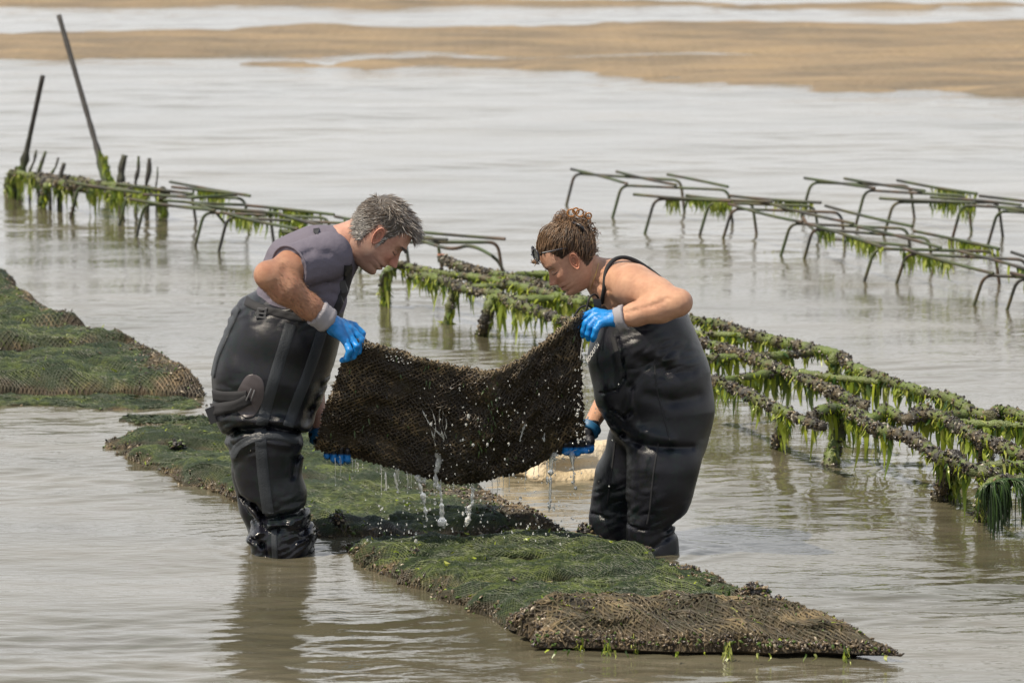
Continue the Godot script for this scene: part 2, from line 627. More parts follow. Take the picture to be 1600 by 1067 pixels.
func build_far_trestles():
	rng.seed = 101
	var front := [
		["bare steel trestle farthest left in the front right-hand row, behind the woman's hair", [Vector3(0.323, 0, -11.663), Vector3(1.011, 0, -11.259), Vector3(0.581, 0, -10.937), Vector3(1.265, 0, -10.692)], 0.19, 0.0],
		["bare steel trestle with one tuft of weed right of the woman's shoulder", [Vector3(0.747, 0, -10.148), Vector3(1.37, 0, -10.048), Vector3(1.044, 0, -9.95), Vector3(1.703, 0, -9.787)], 0.19, 1.0],
		["third bare steel trestle of the front right-hand row, beside a kinked fallen bar", [Vector3(1.163, 0, -9.754), Vector3(1.834, 0, -9.594), Vector3(1.442, 0, -9.002), Vector3(2.128, 0, -8.761)], 0.175, 0.1],
		["steel trestle with weed draped along its middle rail in the front right-hand row", [Vector3(1.552, 0, -8.79), Vector3(2.203, 0, -8.35), Vector3(1.798, 0, -7.813), Vector3(2.486, 0, -7.731)], 0.17, 0.75],
		["weedy steel trestle whose right legs leave the picture at the right edge", [Vector3(1.955, 0, -7.731), Vector3(2.618, 0, -7.486), Vector3(2.257, 0, -6.808), Vector3(2.91, 0, -6.558)], 0.155, 0.7],
		["nearest bare steel trestle of the front right-hand row, cut by the right edge", [Vector3(2.404, 0, -6.658), Vector3(3.054, 0, -6.362), Vector3(2.692, 0, -5.793), Vector3(3.344, 0, -5.564)], 0.155, 0.3],
	]
	for f in front:
		var t = trestle(f[0], pairs(f[1]), f[2], 0.13, f[3])
		if f[3] == 0.1:
			var mb := MB.new()
			var pts := densify(rounded(spanned([Vector3(1.607, 0.16, -9.857), Vector3(1.616, 0.1, -9.817), Vector3(1.71, 0.03, -9.578), Vector3(1.734, 0.06, -9.273), Vector3(1.891, 0.14, -8.361), Vector3(2.036, 0.17, -7.94)], t.position), 0.06), 0.03)
			mb.tube(pts, 0.0085, 8, bar_colors(pts, Color(0.05, 0.055, 0.04)))
			put("bent_bar", mb.done(), M.steel, t)
	var rear := [
		["bare steel trestle farthest left in the rear right-hand row", [Vector3(1.68, 0, -11.008), Vector3(2.321, 0, -10.831), Vector3(1.962, 0, -10.554), Vector3(2.591, 0, -10.248)], 0.2, 0.25],
		["steel trestle with dark weed on one leg frame in the rear right-hand row", [Vector3(2.062, 0, -9.852), Vector3(2.733, 0, -9.917), Vector3(2.43, 0, -9.722), Vector3(3.056, 0, -9.435)], 0.2, 0.5],
		["bare steel trestle of the rear right-hand row cut by the right edge", [Vector3(2.605, 0, -9.498), Vector3(3.237, 0, -9.217), Vector3(2.914, 0, -8.971), Vector3(3.557, 0, -8.671)], 0.19, 0.1],
	]
	for f in rear:
		trestle(f[0], pairs(f[1]), f[2], 0.13, f[3], "steel trestles of the rear row")
	var left := [
		["steel trestle hung with yellow-green weed beside the tall leaning pole", [Vector3(-2.559, 0, -10.973), Vector3(-1.806, 0, -10.623), Vector3(-2.24, 0, -10.52), Vector3(-1.485, 0, -10.316)], 0.18, 1.0],
		["steel trestle with loose crossed rails in the middle of the left-hand row", [Vector3(-2.092, 0, -9.917), Vector3(-1.304, 0, -9.53), Vector3(-1.734, 0, -9.467), Vector3(-0.969, 0, -9.217)], 0.185, 0.8],
		["steel trestle with dark weed knots just behind the man's back", [Vector3(-1.589, 0, -9.217), Vector3(-0.821, 0, -8.911), Vector3(-1.24, 0, -8.553), Vector3(-0.534, 0, -8.321)], 0.185, 0.9],
		["steel trestle right of the man's face with a curved bar over its end", [Vector3(-1.104, 0, -8.378), Vector3(-0.366, 0, -8.436), Vector3(-0.796, 0, -8.149), Vector3(-0.047, 0, -8.206)], 0.165, 0.0],
	]
	for f in left:
		var t = trestle(f[0], pairs(f[1]), f[2], 0.18, f[3], "steel trestles of the left-hand row")
		if f[3] == 0.0:
			var mb := MB.new()
			var pts := spline(spanned([Vector3(-0.494, 0.2, -7.998), Vector3(-0.356, 0.2, -7.612), Vector3(-0.284, 0.2, -7.554), Vector3(-0.226, 0.21, -7.581), Vector3(-0.155, 0.2, -7.496), Vector3(-0.08, 0.16, -7.421), Vector3(-0.043, 0, -8.263)], t.position), 0.03)
			mb.tube(pts, 0.009, 8, bar_colors(pts, Color(0.05, 0.055, 0.04)))
			put("bent_bar", mb.done(), M.steel, t)
			mb = MB.new()
			pts = spanned([Vector3(-0.374, 0.187, -7.325), Vector3(-0.323, 0.187, -7.325)], t.position)
			mb.tube(pts, 0.0115, 8, Color(0.22, 0.07, 0.03))
			put("rust_patch", mb.done(), M.steel, t)
		elif f[3] == 0.8:
			for line in [[Vector3(-1.983, 0.2, -11.019), Vector3(-1.713, 0.2, -10.568), Vector3(-1.474, 0.2, -10.204)], [Vector3(-1.987, 0.19, -10.339), Vector3(-1.79, 0.2, -10.096), Vector3(-1.55, 0.2, -10.276)], [Vector3(-1.94, 0.2, -9.954), Vector3(-1.707, 0.185, -9.926), Vector3(-1.48, 0.17, -10.003)], [Vector3(-1.712, 0.19, -9.738), Vector3(-1.63, 0.18, -9.561), Vector3(-1.583, 0.09, -9.744)]]:
				var mb := MB.new()
				var pts := densify(spanned(line, t.position), 0.04)
				mb.tube(pts, 0.0085, 8, bar_colors(pts, Color(0.05, 0.055, 0.04)))
				put("loose_bar", mb.done(), M.steel, t)
	# two tall marker poles lean beside the far left end, in front of short stakes
	var poles := [
		["shorter leaning marker pole at the far left edge", [Vector3(-3.036, 0, -12.234), Vector3(-2.995, 0.09, -12.11), Vector3(-5.355, 0, -32.686)], Vector3(-2.823, 0.736, -12.1), 0.0145],
		["tallest leaning marker pole, weedy at its foot, at upper left", [Vector3(-2.376, 0, -12.08), Vector3(-2.422, 0.14, -12.276), Vector3(-5.355, 0, -32.686)], Vector3(-2.771, 1.067, -12.6), 0.016],
	]
	for p in poles:
		var foot: Vector3 = p[1][0]
		var t := thing("marker_pole", p[0], "pole", foot, "leaning marker poles")
		var pts := densify([Vector3(0, -0.15, 0), p[2] - foot], 0.05)
		var mb := MB.new()
		var rad := []
		var colors := []
		for q in pts:
			var low := smoothstep(0.45, 0.1, q.y)
			rad.append(p[3] * (1.0 + 0.12 * n3(q, 20.0)) + low * 0.016 * (0.6 + n3(q, 12.0)))
			colors.append(Color(0.02, 0.016, 0.012).lerp(Color(0.05, 0.08, 0.015), low * 0.9 * clampf(0.5 + n3(q, 14.0), 0, 1)))
		mb.tube(pts, rad, 10, colors)
		put("shaft", mb.done(), M.crust, t)
		mb = MB.new()
		for k in 60:
			var q: Vector3 = (p[2] - foot) * rnd(0.02, 0.26)
			hang_weed(mb, q + foot + Vector3(rnd(-0.02, 0.02), 0, rnd(0.0, 0.03)), rnd(0.04, 0.12), rnd(0.008, 0.02))
		for k in mb.v.size():
			mb.v[k] -= foot
		put("foot_weed", mb.done(), M.weed, t).set_meta("kind", "stuff")
	var stakes := [
		["thin weedy stake just right of the shorter marker pole", Vector3(-2.897, 0.17, -11.961), Vector3(-2.853, 0.3, -11.592)],
		["knobbly stake, second from the shorter marker pole", Vector3(-2.835, 0.17, -11.88), Vector3(-2.789, 0.3, -11.592)],
		["plain stake, third from the shorter marker pole", Vector3(-2.746, 0.17, -11.68), Vector3(-2.694, 0.28, -11.318)],
		["thick dark stake midway between the two marker poles", Vector3(-2.666, 0.17, -11.444), Vector3(-2.636, 0.27, -11.185)],
		["stout black stake touching the foot of the tallest pole", Vector3(-2.301, 0.17, -11.405), Vector3(-2.277, 0.32, -11.13)],
		["curved green stake right of the tallest pole", Vector3(-2.209, 0.17, -11.328), Vector3(-2.189, 0.32, -11.009)],
		["dark weedy stake, second right of the tallest pole", Vector3(-2.136, 0.17, -11.212), Vector3(-2.117, 0.32, -10.85)],
		["thin bare rod farthest right of the tallest pole", Vector3(-2.071, 0.17, -11.097), Vector3(-2.061, 0.28, -10.882)],
	]
	for k in stakes.size():
		var s: Array = stakes[k]
		var a: Vector3 = s[1]
		var b: Vector3 = s[2]
		b.z = a.z
		var foot := Vector3(a.x, 0, a.z)
		var pts := densify([Vector3(0, -0.1, 0), a - foot, (a + b) * 0.5 - foot + Vector3(rnd(-0.01, 0.01), 0, 0), b - foot], 0.02)
		var mb := MB.new()
		var rad := []
		var colors := []
		var thick: float = [0.009, 0.012, 0.009, 0.015, 0.023, 0.012, 0.015, 0.005][k]
		for q in pts:
			rad.append(thick * (1.0 + 0.4 * n3(q + foot, 16.0)) * (1.0 if q.y < b.y - 0.02 else 0.7))
			colors.append(Color(0.035, 0.03, 0.025).lerp(Color(0.06, 0.09, 0.015), clampf(0.4 + n3(q + foot, 13.0), 0, 1) * (0.25 if k in [4, 3, 6] else 0.8)))
		mb.tube(pts, rad, 8, colors)
		var o := put("stake", mb.done(), M.crust)
		o.position = foot
		tag(o, s[0], "stake", "stakes along the far left trestle")


# ---------------------------------------------------------------- trestles overgrown with mussels and weed

func crusted(pts: Array, r: float, green: float, parent: Node3D, called: String, shells: Array, tints: Array, weed: MB, hang: float):
	# one bar with its crust: a lumpy tube; mussels and weed are collected for the whole trestle
	var fine := densify(pts, 0.014)
	var origin := parent.position
	var rad := []
	var colors := []
	for p in fine:
		var k := n3(p + origin, 9.0)
		rad.append(r * (1.0 + 0.30 * n3(p + origin, 13.0) + 0.22 * n3(p + origin, 31.0)))
		var c := Color(0.022, 0.018, 0.013).lerp(Color(0.10, 0.075, 0.032), clampf(0.5 + n3(p + origin, 24.0), 0, 1) * 0.7)
		colors.append(c.lerp(Color(0.10, 0.135, 0.022), clampf(green + k * 0.9, 0.0, 1.0)))
	var mb := MB.new()
	mb.tube(fine, rad, 12, colors)
	for j in mb.v.size():
		mb.v[j] += mb.n[j].normalized() * r * 0.28 * n3(mb.v[j] + origin, 60.0)
	put(called, mb.done(), M.crust, parent)
	for j in fine.size() - 1:
		var t: Vector3 = (fine[j + 1] - fine[j]).normalized()
		var side := t.cross(Vector3.UP if absf(t.y) < 0.8 else Vector3.BACK).normalized()
		var up := side.cross(t)
		var g := clampf(green + n3(fine[j] + origin, 9.0) * 0.9, 0.0, 1.0)
		for q in int(9.0 * r / 0.028):
			var a := rnd(0, TAU)
			var out := side * cos(a) + up * sin(a)
			var p: Vector3 = fine[j].lerp(fine[j + 1], rng.randf()) + out * rad[j] * rnd(0.85, 1.08)
			var s := rnd(0.010, 0.024)
			var b := Basis.looking_at((out + Vector3(rnd(-1, 1), rnd(-1, 1), rnd(-1, 1))).normalized(), Vector3(rnd(-1, 1), rnd(-1, 1), rnd(-1, 1) + 1.3).normalized())
			if rng.randf() > g * 0.85:
				shells.append(Transform3D(b.scaled_local(Vector3(s, s, s)), p))
				var u := rng.randf()
				tints.append(Color(0.018, 0.016, 0.015).lerp(Color(0.055, 0.042, 0.028), u) if u < 0.76 else (Color(0.17, 0.13, 0.07) if u < 0.93 else Color(0.33, 0.30, 0.24)))
			else:
				# a leaf of weed lying on the crust
				var c := weed_color()
				ribbon(weed, p, (t * rnd(-0.7, 0.7) + Vector3.DOWN * rnd(0.4, 1.3) + out * rnd(0.0, 0.35)).normalized(), side.rotated(t, a).cross(t).normalized() if rng.randf() < 0.5 else t, rnd(0.02, 0.06), rnd(0.006, 0.016), c, c, 0.008)
		if rng.randf() < hang * g * 1.35:
			for q in rng.randi_range(1, 4):
				hang_weed_at(weed, fine[j] + Vector3(rnd(-0.01, 0.01), -rad[j] * 0.6, rnd(-0.02, 0.02)), rnd(0.03, 0.10) if rng.randf() < 0.85 else rnd(0.1, 0.19), rnd(0.006, 0.03), origin)


func hang_weed_at(mb: MB, p: Vector3, reach: float, width: float, origin: Vector3):
	var from := mb.v.size()
	hang_weed(mb, p + origin, reach, width)
	for k in range(from, mb.v.size()):
		mb.v[k] -= origin


func overgrown(label: String, at: Vector3, bars: Array, group: String) -> Node3D:
	var t := thing("overgrown_trestle", label, "trestle", at, group)
	var shells := []
	var tints := []
	var weed := MB.new()
	for b in bars:
		crusted(spanned(spline(b[1], 0.04), at), b[2] * 0.84, b[3], t, b[0], shells, tints, weed, b[4])
	multi("mussel_shells", shell_mesh(), M.shell, shells, tints, t)
	put("green_weed", weed.done(), M.weed, t).set_meta("kind", "stuff")
	return t


func build_weedy_trestles():
	rng.seed = 202
	var group := "trestles overgrown with mussels and weed"
	overgrown("low trestle caked in dark mussels at far left under the leaning poles", Vector3(-2.573, 0, -11.965), [
		["rail", [Vector3(-2.992, 0.17, -11.88), Vector3(-2.807, 0.17, -11.641), Vector3(-2.591, 0.17, -11.444), Vector3(-2.306, 0.165, -11.11), Vector3(-1.977, 0.16, -10.786)], 0.026, 0.45, 0.5],
		["rail", [Vector3(-2.789, 0.16, -11.469), Vector3(-2.62, 0.16, -11.276), Vector3(-2.406, 0.16, -10.972), Vector3(-2.184, 0.16, -10.749)], 0.03, 0.4, 0.6],
		["leg", [Vector3(-2.992, 0.17, -11.88), Vector3(-3.014, 0.1, -12.007), Vector3(-3.072, -0.03, -12.416)], 0.034, 0.6, 0.3],
		["leg", [Vector3(-2.717, 0.16, -11.199), Vector3(-2.762, 0.06, -11.447), Vector3(-2.797, -0.02, -11.598)], 0.026, 0.5, 0.2],
		["leg", [Vector3(-2.009, 0.16, -10.712), Vector3(-2.018, 0.1, -10.831), Vector3(-2.05, -0.02, -11.343)], 0.028, 0.7, 0.2],
		["leg", [Vector3(-2.538, 0.16, -11.199), Vector3(-2.541, 0.08, -11.064), Vector3(-2.574, -0.02, -11.127)], 0.012, 0.5, 0.0],
	], group)
	overgrown("trestle caked in mussels with long bright weed, between the man's chin and the woman's face", Vector3(-0.187, 0, -6.758), [
		["rail", [Vector3(-0.604, 0.19, -6.693), Vector3(-0.546, 0.21, -6.764), Vector3(-0.466, 0.2, -6.661), Vector3(-0.308, 0.2, -6.448), Vector3(-0.122, 0.2, -6.239), Vector3(0.015, 0.2, -5.983), Vector3(0.178, 0.2, -5.635), Vector3(0.321, 0.2, -5.298)], 0.021, 0.6, 0.5],
		["rail", [Vector3(-0.348, 0.2, -7.071), Vector3(-0.25, 0.2, -6.769), Vector3(-0.123, 0.2, -6.501), Vector3(0.091, 0.2, -6.11), Vector3(0.297, 0.2, -5.684)], 0.024, 0.3, 0.25],
		["rail", [Vector3(-0.492, 0.19, -6.427), Vector3(-0.385, 0.2, -6.317), Vector3(-0.284, 0.2, -6.059), Vector3(-0.179, 0.2, -5.758), Vector3(-0.071, 0.2, -5.659), Vector3(0.015, 0.2, -5.274), Vector3(0.163, 0.2, -4.879), Vector3(0.362, 0.19, -4.337)], 0.023, 0.25, 0.3],
		["leg", [Vector3(-0.603, 0.2, -6.661), Vector3(-0.62, 0.13, -6.723), Vector3(-0.62, -0.02, -6.817)], 0.027, 0.75, 0.6],
		["leg", [Vector3(-0.267, 0.19, -6.117), Vector3(-0.294, 0.1, -6.079), Vector3(-0.315, -0.02, -6.086)], 0.022, 0.85, 0.4],
		["leg", [Vector3(-0.095, 0.19, -5.619), Vector3(-0.118, 0.1, -5.599), Vector3(-0.143, -0.02, -5.715)], 0.030, 0.35, 0.4],
		["cross_bar", [Vector3(-0.285, 0.19, -6.092), Vector3(-0.151, 0.19, -6.016), Vector3(0, 0.19, -6.066), Vector3(0.181, 0.19, -6.041)], 0.018, 0.6, 0.5],
		["cross_bar", [Vector3(0, 0.2, -6.395), Vector3(0.123, 0.2, -6.448), Vector3(0.307, 0.2, -6.395)], 0.018, 0.8, 0.2],
		["cross_bar", [Vector3(-0.089, 0.19, -5.619), Vector3(0.059, 0.19, -5.522), Vector3(0.237, 0.19, -5.57), Vector3(0.383, 0.19, -5.474)], 0.022, 0.9, 0.6],
		["leg", [Vector3(0.23, 0.17, -4.933), Vector3(0.213, 0.1, -5.026), Vector3(0.198, -0.02, -5.226)], 0.03, 0.9, 0.3],
	], group)
	overgrown("long overgrown trestle of three mussel ropes right behind the woman's waders", Vector3(1.14, 0, -3.333), [
		["rail", [Vector3(0.767, 0.2, -4.721), Vector3(0.894, 0.2, -4.587), Vector3(1.035, 0.2, -4.196), Vector3(1.207, 0.2, -3.84), Vector3(1.374, 0.2, -3.517), Vector3(1.39, 0.2, -3.223), Vector3(1.473, 0.2, -2.9), Vector3(1.612, 0.2, -2.481), Vector3(1.725, 0.2, -2.252), Vector3(1.76, 0.19, -2.045), Vector3(1.832, 0.18, -1.912)], 0.025, 0.5, 0.35],
		["rail", [Vector3(0.745, 0.2, -4.132), Vector3(0.782, 0.2, -4.027), Vector3(0.941, 0.2, -3.617), Vector3(1.099, 0.2, -3.107), Vector3(1.151, 0.2, -2.919), Vector3(1.248, 0.2, -2.552), Vector3(1.343, 0.2, -2.165), Vector3(1.382, 0.19, -2.113)], 0.024, 0.2, 0.2],
		["rail", [Vector3(0.764, 0.2, -2.9), Vector3(0.799, 0.2, -2.826), Vector3(0.889, 0.2, -2.552), Vector3(1.015, 0.2, -2.028), Vector3(1.081, 0.2, -1.778), Vector3(1.167, 0.2, -1.534)], 0.022, 0.25, 0.4],
		["cross_bar", [Vector3(0.767, 0.19, -4.358), Vector3(0.862, 0.19, -4.294), Vector3(1.04, 0.19, -4.23)], 0.016, 0.9, 0.7],
		["cross_bar", [Vector3(0.789, 0.19, -3.511), Vector3(0.964, 0.19, -3.55), Vector3(1.114, 0.19, -3.59), Vector3(1.282, 0.19, -3.691)], 0.019, 0.85, 0.8],
		["cross_bar", [Vector3(0.814, 0.19, -2.86), Vector3(0.893, 0.19, -2.897), Vector3(1.043, 0.19, -3.028), Vector3(1.161, 0.19, -3.084), Vector3(1.297, 0.19, -2.934), Vector3(1.408, 0.19, -2.86), Vector3(1.481, 0.19, -2.804)], 0.018, 0.95, 0.8],
		["leg", [Vector3(1.063, 0.19, -1.961), Vector3(1.054, 0.1, -2.144), Vector3(1.039, -0.02, -2.332)], 0.028, 0.5, 0.2],
		["leg", [Vector3(1.061, 0.19, -4.208), Vector3(1.079, 0.1, -4.484), Vector3(1.103, -0.02, -4.925)], 0.022, 0.7, 0.3],
		["leg", [Vector3(1.347, 0.19, -3.511), Vector3(1.376, 0.1, -3.869), Vector3(1.416, -0.02, -4.389)], 0.024, 0.8, 0.2],
	], group)
	overgrown("overgrown trestle with mossy hummocks in the middle of the right-hand ropes", Vector3(1.52, 0, -2.466), [
		["rail", [Vector3(1.288, 0.2, -2.011), Vector3(1.323, 0.2, -1.728), Vector3(1.362, 0.2, -1.486), Vector3(1.426, 0.2, -1.359), Vector3(1.485, 0.2, -1.219), Vector3(1.535, 0.2, -0.84), Vector3(1.597, 0.2, -0.665), Vector3(1.641, 0.2, -0.493), Vector3(1.727, 0.19, -0.47)], 0.025, 0.3, 0.35],
		["rail", [Vector3(1.551, 0.2, -1.811), Vector3(1.623, 0.2, -1.794), Vector3(1.701, 0.2, -1.375), Vector3(1.785, 0.2, -1.065), Vector3(1.877, 0.2, -0.723)], 0.025, 0.25, 0.5],
		["cross_bar", [Vector3(1.139, 0.2, -1.778), Vector3(1.202, 0.21, -1.91), Vector3(1.29, 0.2, -1.978), Vector3(1.363, 0.2, -1.745), Vector3(1.432, 0.21, -1.876), Vector3(1.499, 0.2, -1.712), Vector3(1.57, 0.21, -1.91), Vector3(1.618, 0.2, -1.844), Vector3(1.742, 0.19, -1.911)], 0.024, 0.6, 0.5],
		["cross_bar", [Vector3(1.696, 0.19, -1.697), Vector3(1.813, 0.19, -1.648), Vector3(1.976, 0.19, -1.6)], 0.021, 0.95, 0.9],
		["cross_bar", [Vector3(1.674, 0.19, -0.641), Vector3(1.753, 0.2, -0.636), Vector3(1.868, 0.19, -0.641)], 0.02, 0.6, 0.4],
		["leg", [Vector3(1.294, 0.19, -1.961), Vector3(1.257, 0.1, -1.98), Vector3(1.215, -0.02, -1.889)], 0.03, 0.55, 0.4],
		["leg", [Vector3(1.591, 0.2, -0.796), Vector3(1.577, 0.1, -0.982), Vector3(1.549, -0.02, -1.064)], 0.032, 0.2, 0.2],
		["leg", [Vector3(1.61, 0.19, -0.845), Vector3(1.616, 0.12, -0.931), Vector3(1.604, 0, -1.157)], 0.026, 0.45, 0.4],
		["leg", [Vector3(1.742, 0.19, -1.237), Vector3(1.788, 0.08, -1.632), Vector3(1.834, -0.02, -1.998)], 0.03, 0.3, 0.0],
	], group)
	var t := overgrown("trestle end draped with stringy dark green weed at the lower right edge", Vector3(1.774, 0, -0.807), [
		["rail", [Vector3(1.825, 0.19, -1.845), Vector3(1.882, 0.2, -1.961), Vector3(1.947, 0.2, -1.778), Vector3(2.039, 0.2, -1.518)], 0.026, 0.45, 0.5],
		["leg_frame", [Vector3(1.674, -0.02, -0.653), Vector3(1.662, 0.06, -0.522), Vector3(1.651, 0.17, -0.273), Vector3(1.699, 0.19, -0.33), Vector3(1.791, 0.19, -0.358), Vector3(1.967, 0.19, -0.33)], 0.024, 0.55, 0.1],
	], group)
	var mb := MB.new()
	var drifts := []
	for k in 14:
		drifts.append([pow((k + rnd(0.1, 0.9)) / 14.0, 0.85), Vector3(rnd(-0.03, 0.06), 0, rnd(-0.01, 0.06)), rnd(0.05, 0.21)])
	for k in 300:
		var lump: Array = drifts[rng.randi() % 14]
		var u := clampf(lump[0] + rng.randfn(0, 0.022), 0.0, 1.0)
		var root: Vector3 = along([Vector3(1.655, 0.09, -0.413), Vector3(1.653, 0.17, -0.273), Vector3(1.695, 0.205, -0.252), Vector3(1.782, 0.205, -0.28), Vector3(1.915, 0.2, -0.269)], pow(u, 0.8))
		var c := Color(0.014, 0.03, 0.010).lerp(Color(0.05, 0.10, 0.02), rng.randf())
		var pts := []
		var drift: Vector3 = lump[1] + Vector3(rng.randfn(0, 0.009), 0, rng.randfn(0, 0.009))
		var reach: float = lump[2] * rnd(0.6, 1.1)
		for j in 6:
			var s := j / 5.0
			var p := root + Vector3(0, 0.015 * sin(s * PI), 0) + drift * sin(s * 1.6) + Vector3(0, -reach * s * s, 0) + Vector3(sin(s * 5.0 + k), 0, cos(s * 4.0 + k)) * 0.004
			p.y = maxf(p.y, -0.01)
			pts.append(p - t.position)
		mb.tube(pts, [0.003, 0.0032, 0.003, 0.0027, 0.002, 0.001], 4, c)
	put("stringy_weed", mb.done(), M.weed, t).set_meta("kind", "stuff")


func build_boulder():
	var mb := MB.new()
	var col := func(_u, _w, p: Vector3) -> Color:
		return Color(0.62, 0.52, 0.37).lerp(Color(0.42, 0.33, 0.2), clampf(0.3 + n3(p, 6.0) + smoothstep(0.06, -0.02, p.y), 0.0, 1.0))
	blob(mb, Vector3.ZERO, Vector3(0.27, 0.125, 0.17), 0.3, 1.3, col, 48, 32)
	var o := put("boulder", mb.done(), M.stone)
	o.position = Vector3(0.226, 0, -1.703)
	o.rotation.y = 0.25
	tag(o, "pale buff boulder awash behind the bag, beside the woman's far leg", "rock")


func shell_clump(label: String, at: Vector3, size: Vector3, count: int, green: float):
	var t := thing("mussel_clump", label, "mussels", at, "mussel clumps")
	var mb := MB.new()
	var col := func(_u, _w, _p) -> Color: return Color(0.035, 0.03, 0.024)
	blob(mb, Vector3(0, size.y * 0.3, 0), size * 0.8, 0.5, 2.0, col)
	put("core", mb.done(), M.crust, t)
	var places := []
	var tints := []
	for k in count:
		var d := Vector3(rnd(-1, 1), rnd(-0.3, 1), rnd(-1, 1)).normalized()
		var s := rnd(0.011, 0.024)
		places.append(Transform3D(Basis.looking_at((d + Vector3(rnd(-1, 1), rnd(-1, 1), rnd(-1, 1)) * 0.8).normalized(), Vector3(rnd(-1, 1), 1.3, rnd(-1, 1)).normalized()).scaled_local(Vector3(s, s, s)), Vector3(0, size.y * 0.3, 0) + d * size * rnd(0.75, 1.05)))
		var u := rng.randf()
		tints.append(Color(0.07, 0.10, 0.02) if u < green else (Color(0.03, 0.025, 0.025) if u < green + 0.35 else Color(0.19, 0.145, 0.085).lerp(Color(0.1, 0.07, 0.045), rng.randf())))
	multi("shells", shell_mesh(), M.shell, places, tints, t)


func build_clumps():
	rng.seed = 303
	shell_clump("dark mussel clump at the middle pile's corner, left of the woman's feet", Vector3(0.256, 0.02, -0.214), Vector3(0.035, 0.03, 0.03), 60, 0.15)
	shell_clump("grey mussel clump at the water's edge under the woman's near boot", Vector3(0.401, 0.03, 0.17), Vector3(0.075, 0.014, 0.05), 110, 0.1)
	shell_clump("brown mussel clump on the far edge of the green bags, right of the woman's boot", Vector3(0.562, 0.035, 0.569), Vector3(0.055, 0.016, 0.035), 90, 0.2)
	shell_clump("upright brown shell cluster on the far corner of the third green bag", Vector3(0.777, 0.045, 1.076), Vector3(0.045, 0.035, 0.03), 100, 0.1)
	shell_clump("flat shell cluster where the green bag meets the brown bag at right", Vector3(0.819, 0.05, 1.232), Vector3(0.05, 0.02, 0.04), 100, 0.25)
	shell_clump("small green-brown clump on the top of the nearest green bag", Vector3(0, 0.055, 0.895), Vector3(0.022, 0.014, 0.018), 30, 0.5)
	shell_clump("small clump in the fold at the left of the first green bag", Vector3(-0.333, 0.045, 0.326), Vector3(0.022, 0.018, 0.018), 36, 0.6)
	shell_clump("weedy brown clump right of the man's boot, at the lip of the middle bags", Vector3(-0.608, 0.05, -0.314), Vector3(0.026, 0.028, 0.024), 56, 0.5)
	shell_clump("dark weed and shell clump on the middle green bag left of the man's knee", Vector3(-1.294, 0.055, -1.981), Vector3(0.03, 0.018, 0.025), 46, 0.6)


# ---------------------------------------------------------------- mesh bags

func netting(mb: MB, nu: int, nv: int, at: Callable, col: Callable, r: float, skip = null):
	# a diamond net over the surface at(u, v): every strand is a small ridged strip
	var pts := []
	var nor := []
	var cs := []
	for j in nv + 1:
		for i in nu + 1:
			var u := clampf((i + 0.5 * (j % 2)) / (nu + 0.5), 0.0, 1.0)
			var w := float(j) / nv
			var p: Vector3 = at.call(u, w)
			var e := 0.012
			var a: Vector3 = at.call(minf(u + e, 1.0), w) - at.call(maxf(u - e, 0.0), w)
			var b: Vector3 = at.call(u, minf(w + e, 1.0)) - at.call(u, maxf(w - e, 0.0))
			pts.append(p + Vector3(rng.randf() - 0.5, rng.randf() - 0.5, rng.randf() - 0.5) * r * 1.6)
			nor.append(b.cross(a).normalized())
			cs.append(col.call(u, w, p))
	for j in nv:
		for i in nu + 1:
			for s in 2:
				var k: int = i + (s if j % 2 else s - 1)
				if k < 0 or k > nu:
					continue
				var q := j * (nu + 1) + i
				var t := (j + 1) * (nu + 1) + k
				if skip != null and skip.call(float(i) / nu, float(j) / nv):
					continue
				var p: Vector3 = pts[q]
				var p2: Vector3 = pts[t]
				var n: Vector3 = nor[q]
				var side := (p2 - p).cross(n).normalized() * r
				var n2: Vector3 = nor[t]
				var f := mb.v.size()
				var from := mb.i.size()
				mb.vert(p - side, cs[q])
				mb.vert(p + n * r * 1.3, cs[q])
				mb.vert(p + side, cs[q])
				mb.vert(p2 - side, cs[t])
				mb.vert(p2 + n2 * r * 1.3, cs[t])
				mb.vert(p2 + side, cs[t])
				mb.quad(f, f + 1, f + 4, f + 3)
				mb.quad(f + 1, f + 2, f + 5, f + 4)
				mb.smooth(from)


func scatter_shells(at: Callable, where: Callable, count: int, size: Vector2, tint: Callable, called: String, parent: Node3D):
	# where() gives (u, v); shells stand on the surface at(u, v)
	var places := []
	var tints := []
	for k in count:
		var uv: Vector2 = where.call()
		var p: Vector3 = at.call(clampf(uv.x, 0, 1), clampf(uv.y, 0, 1))
		var s := rnd(size.x, size.y)
		var d := Vector3(rnd(-1, 1), rnd(-0.2, 1), rnd(-1, 1)).normalized()
		places.append(Transform3D(Basis.looking_at(d, Vector3(rnd(-1, 1), rnd(-1, 1) + 0.01, rnd(-1, 1)).normalized()).scaled_local(Vector3(s, s, s)), p + Vector3(rnd(-1, 1), rnd(0, 1), rnd(-1, 1)) * s * 0.5))
		tints.append(tint.call())
	return multi(called, shell_mesh(), M.shell, places, tints, parent)


func shell_tint() -> Color:
	var u := rng.randf()
	if u < 0.45:
		return Color(0.03, 0.025, 0.022).lerp(Color(0.08, 0.06, 0.04), rng.randf())
	if u < 0.85:
		return Color(0.08, 0.06, 0.036).lerp(Color(0.18, 0.135, 0.08), rng.randf())
	return Color(0.30, 0.25, 0.18) if u < 0.89 else Color(0.07, 0.11, 0.02)


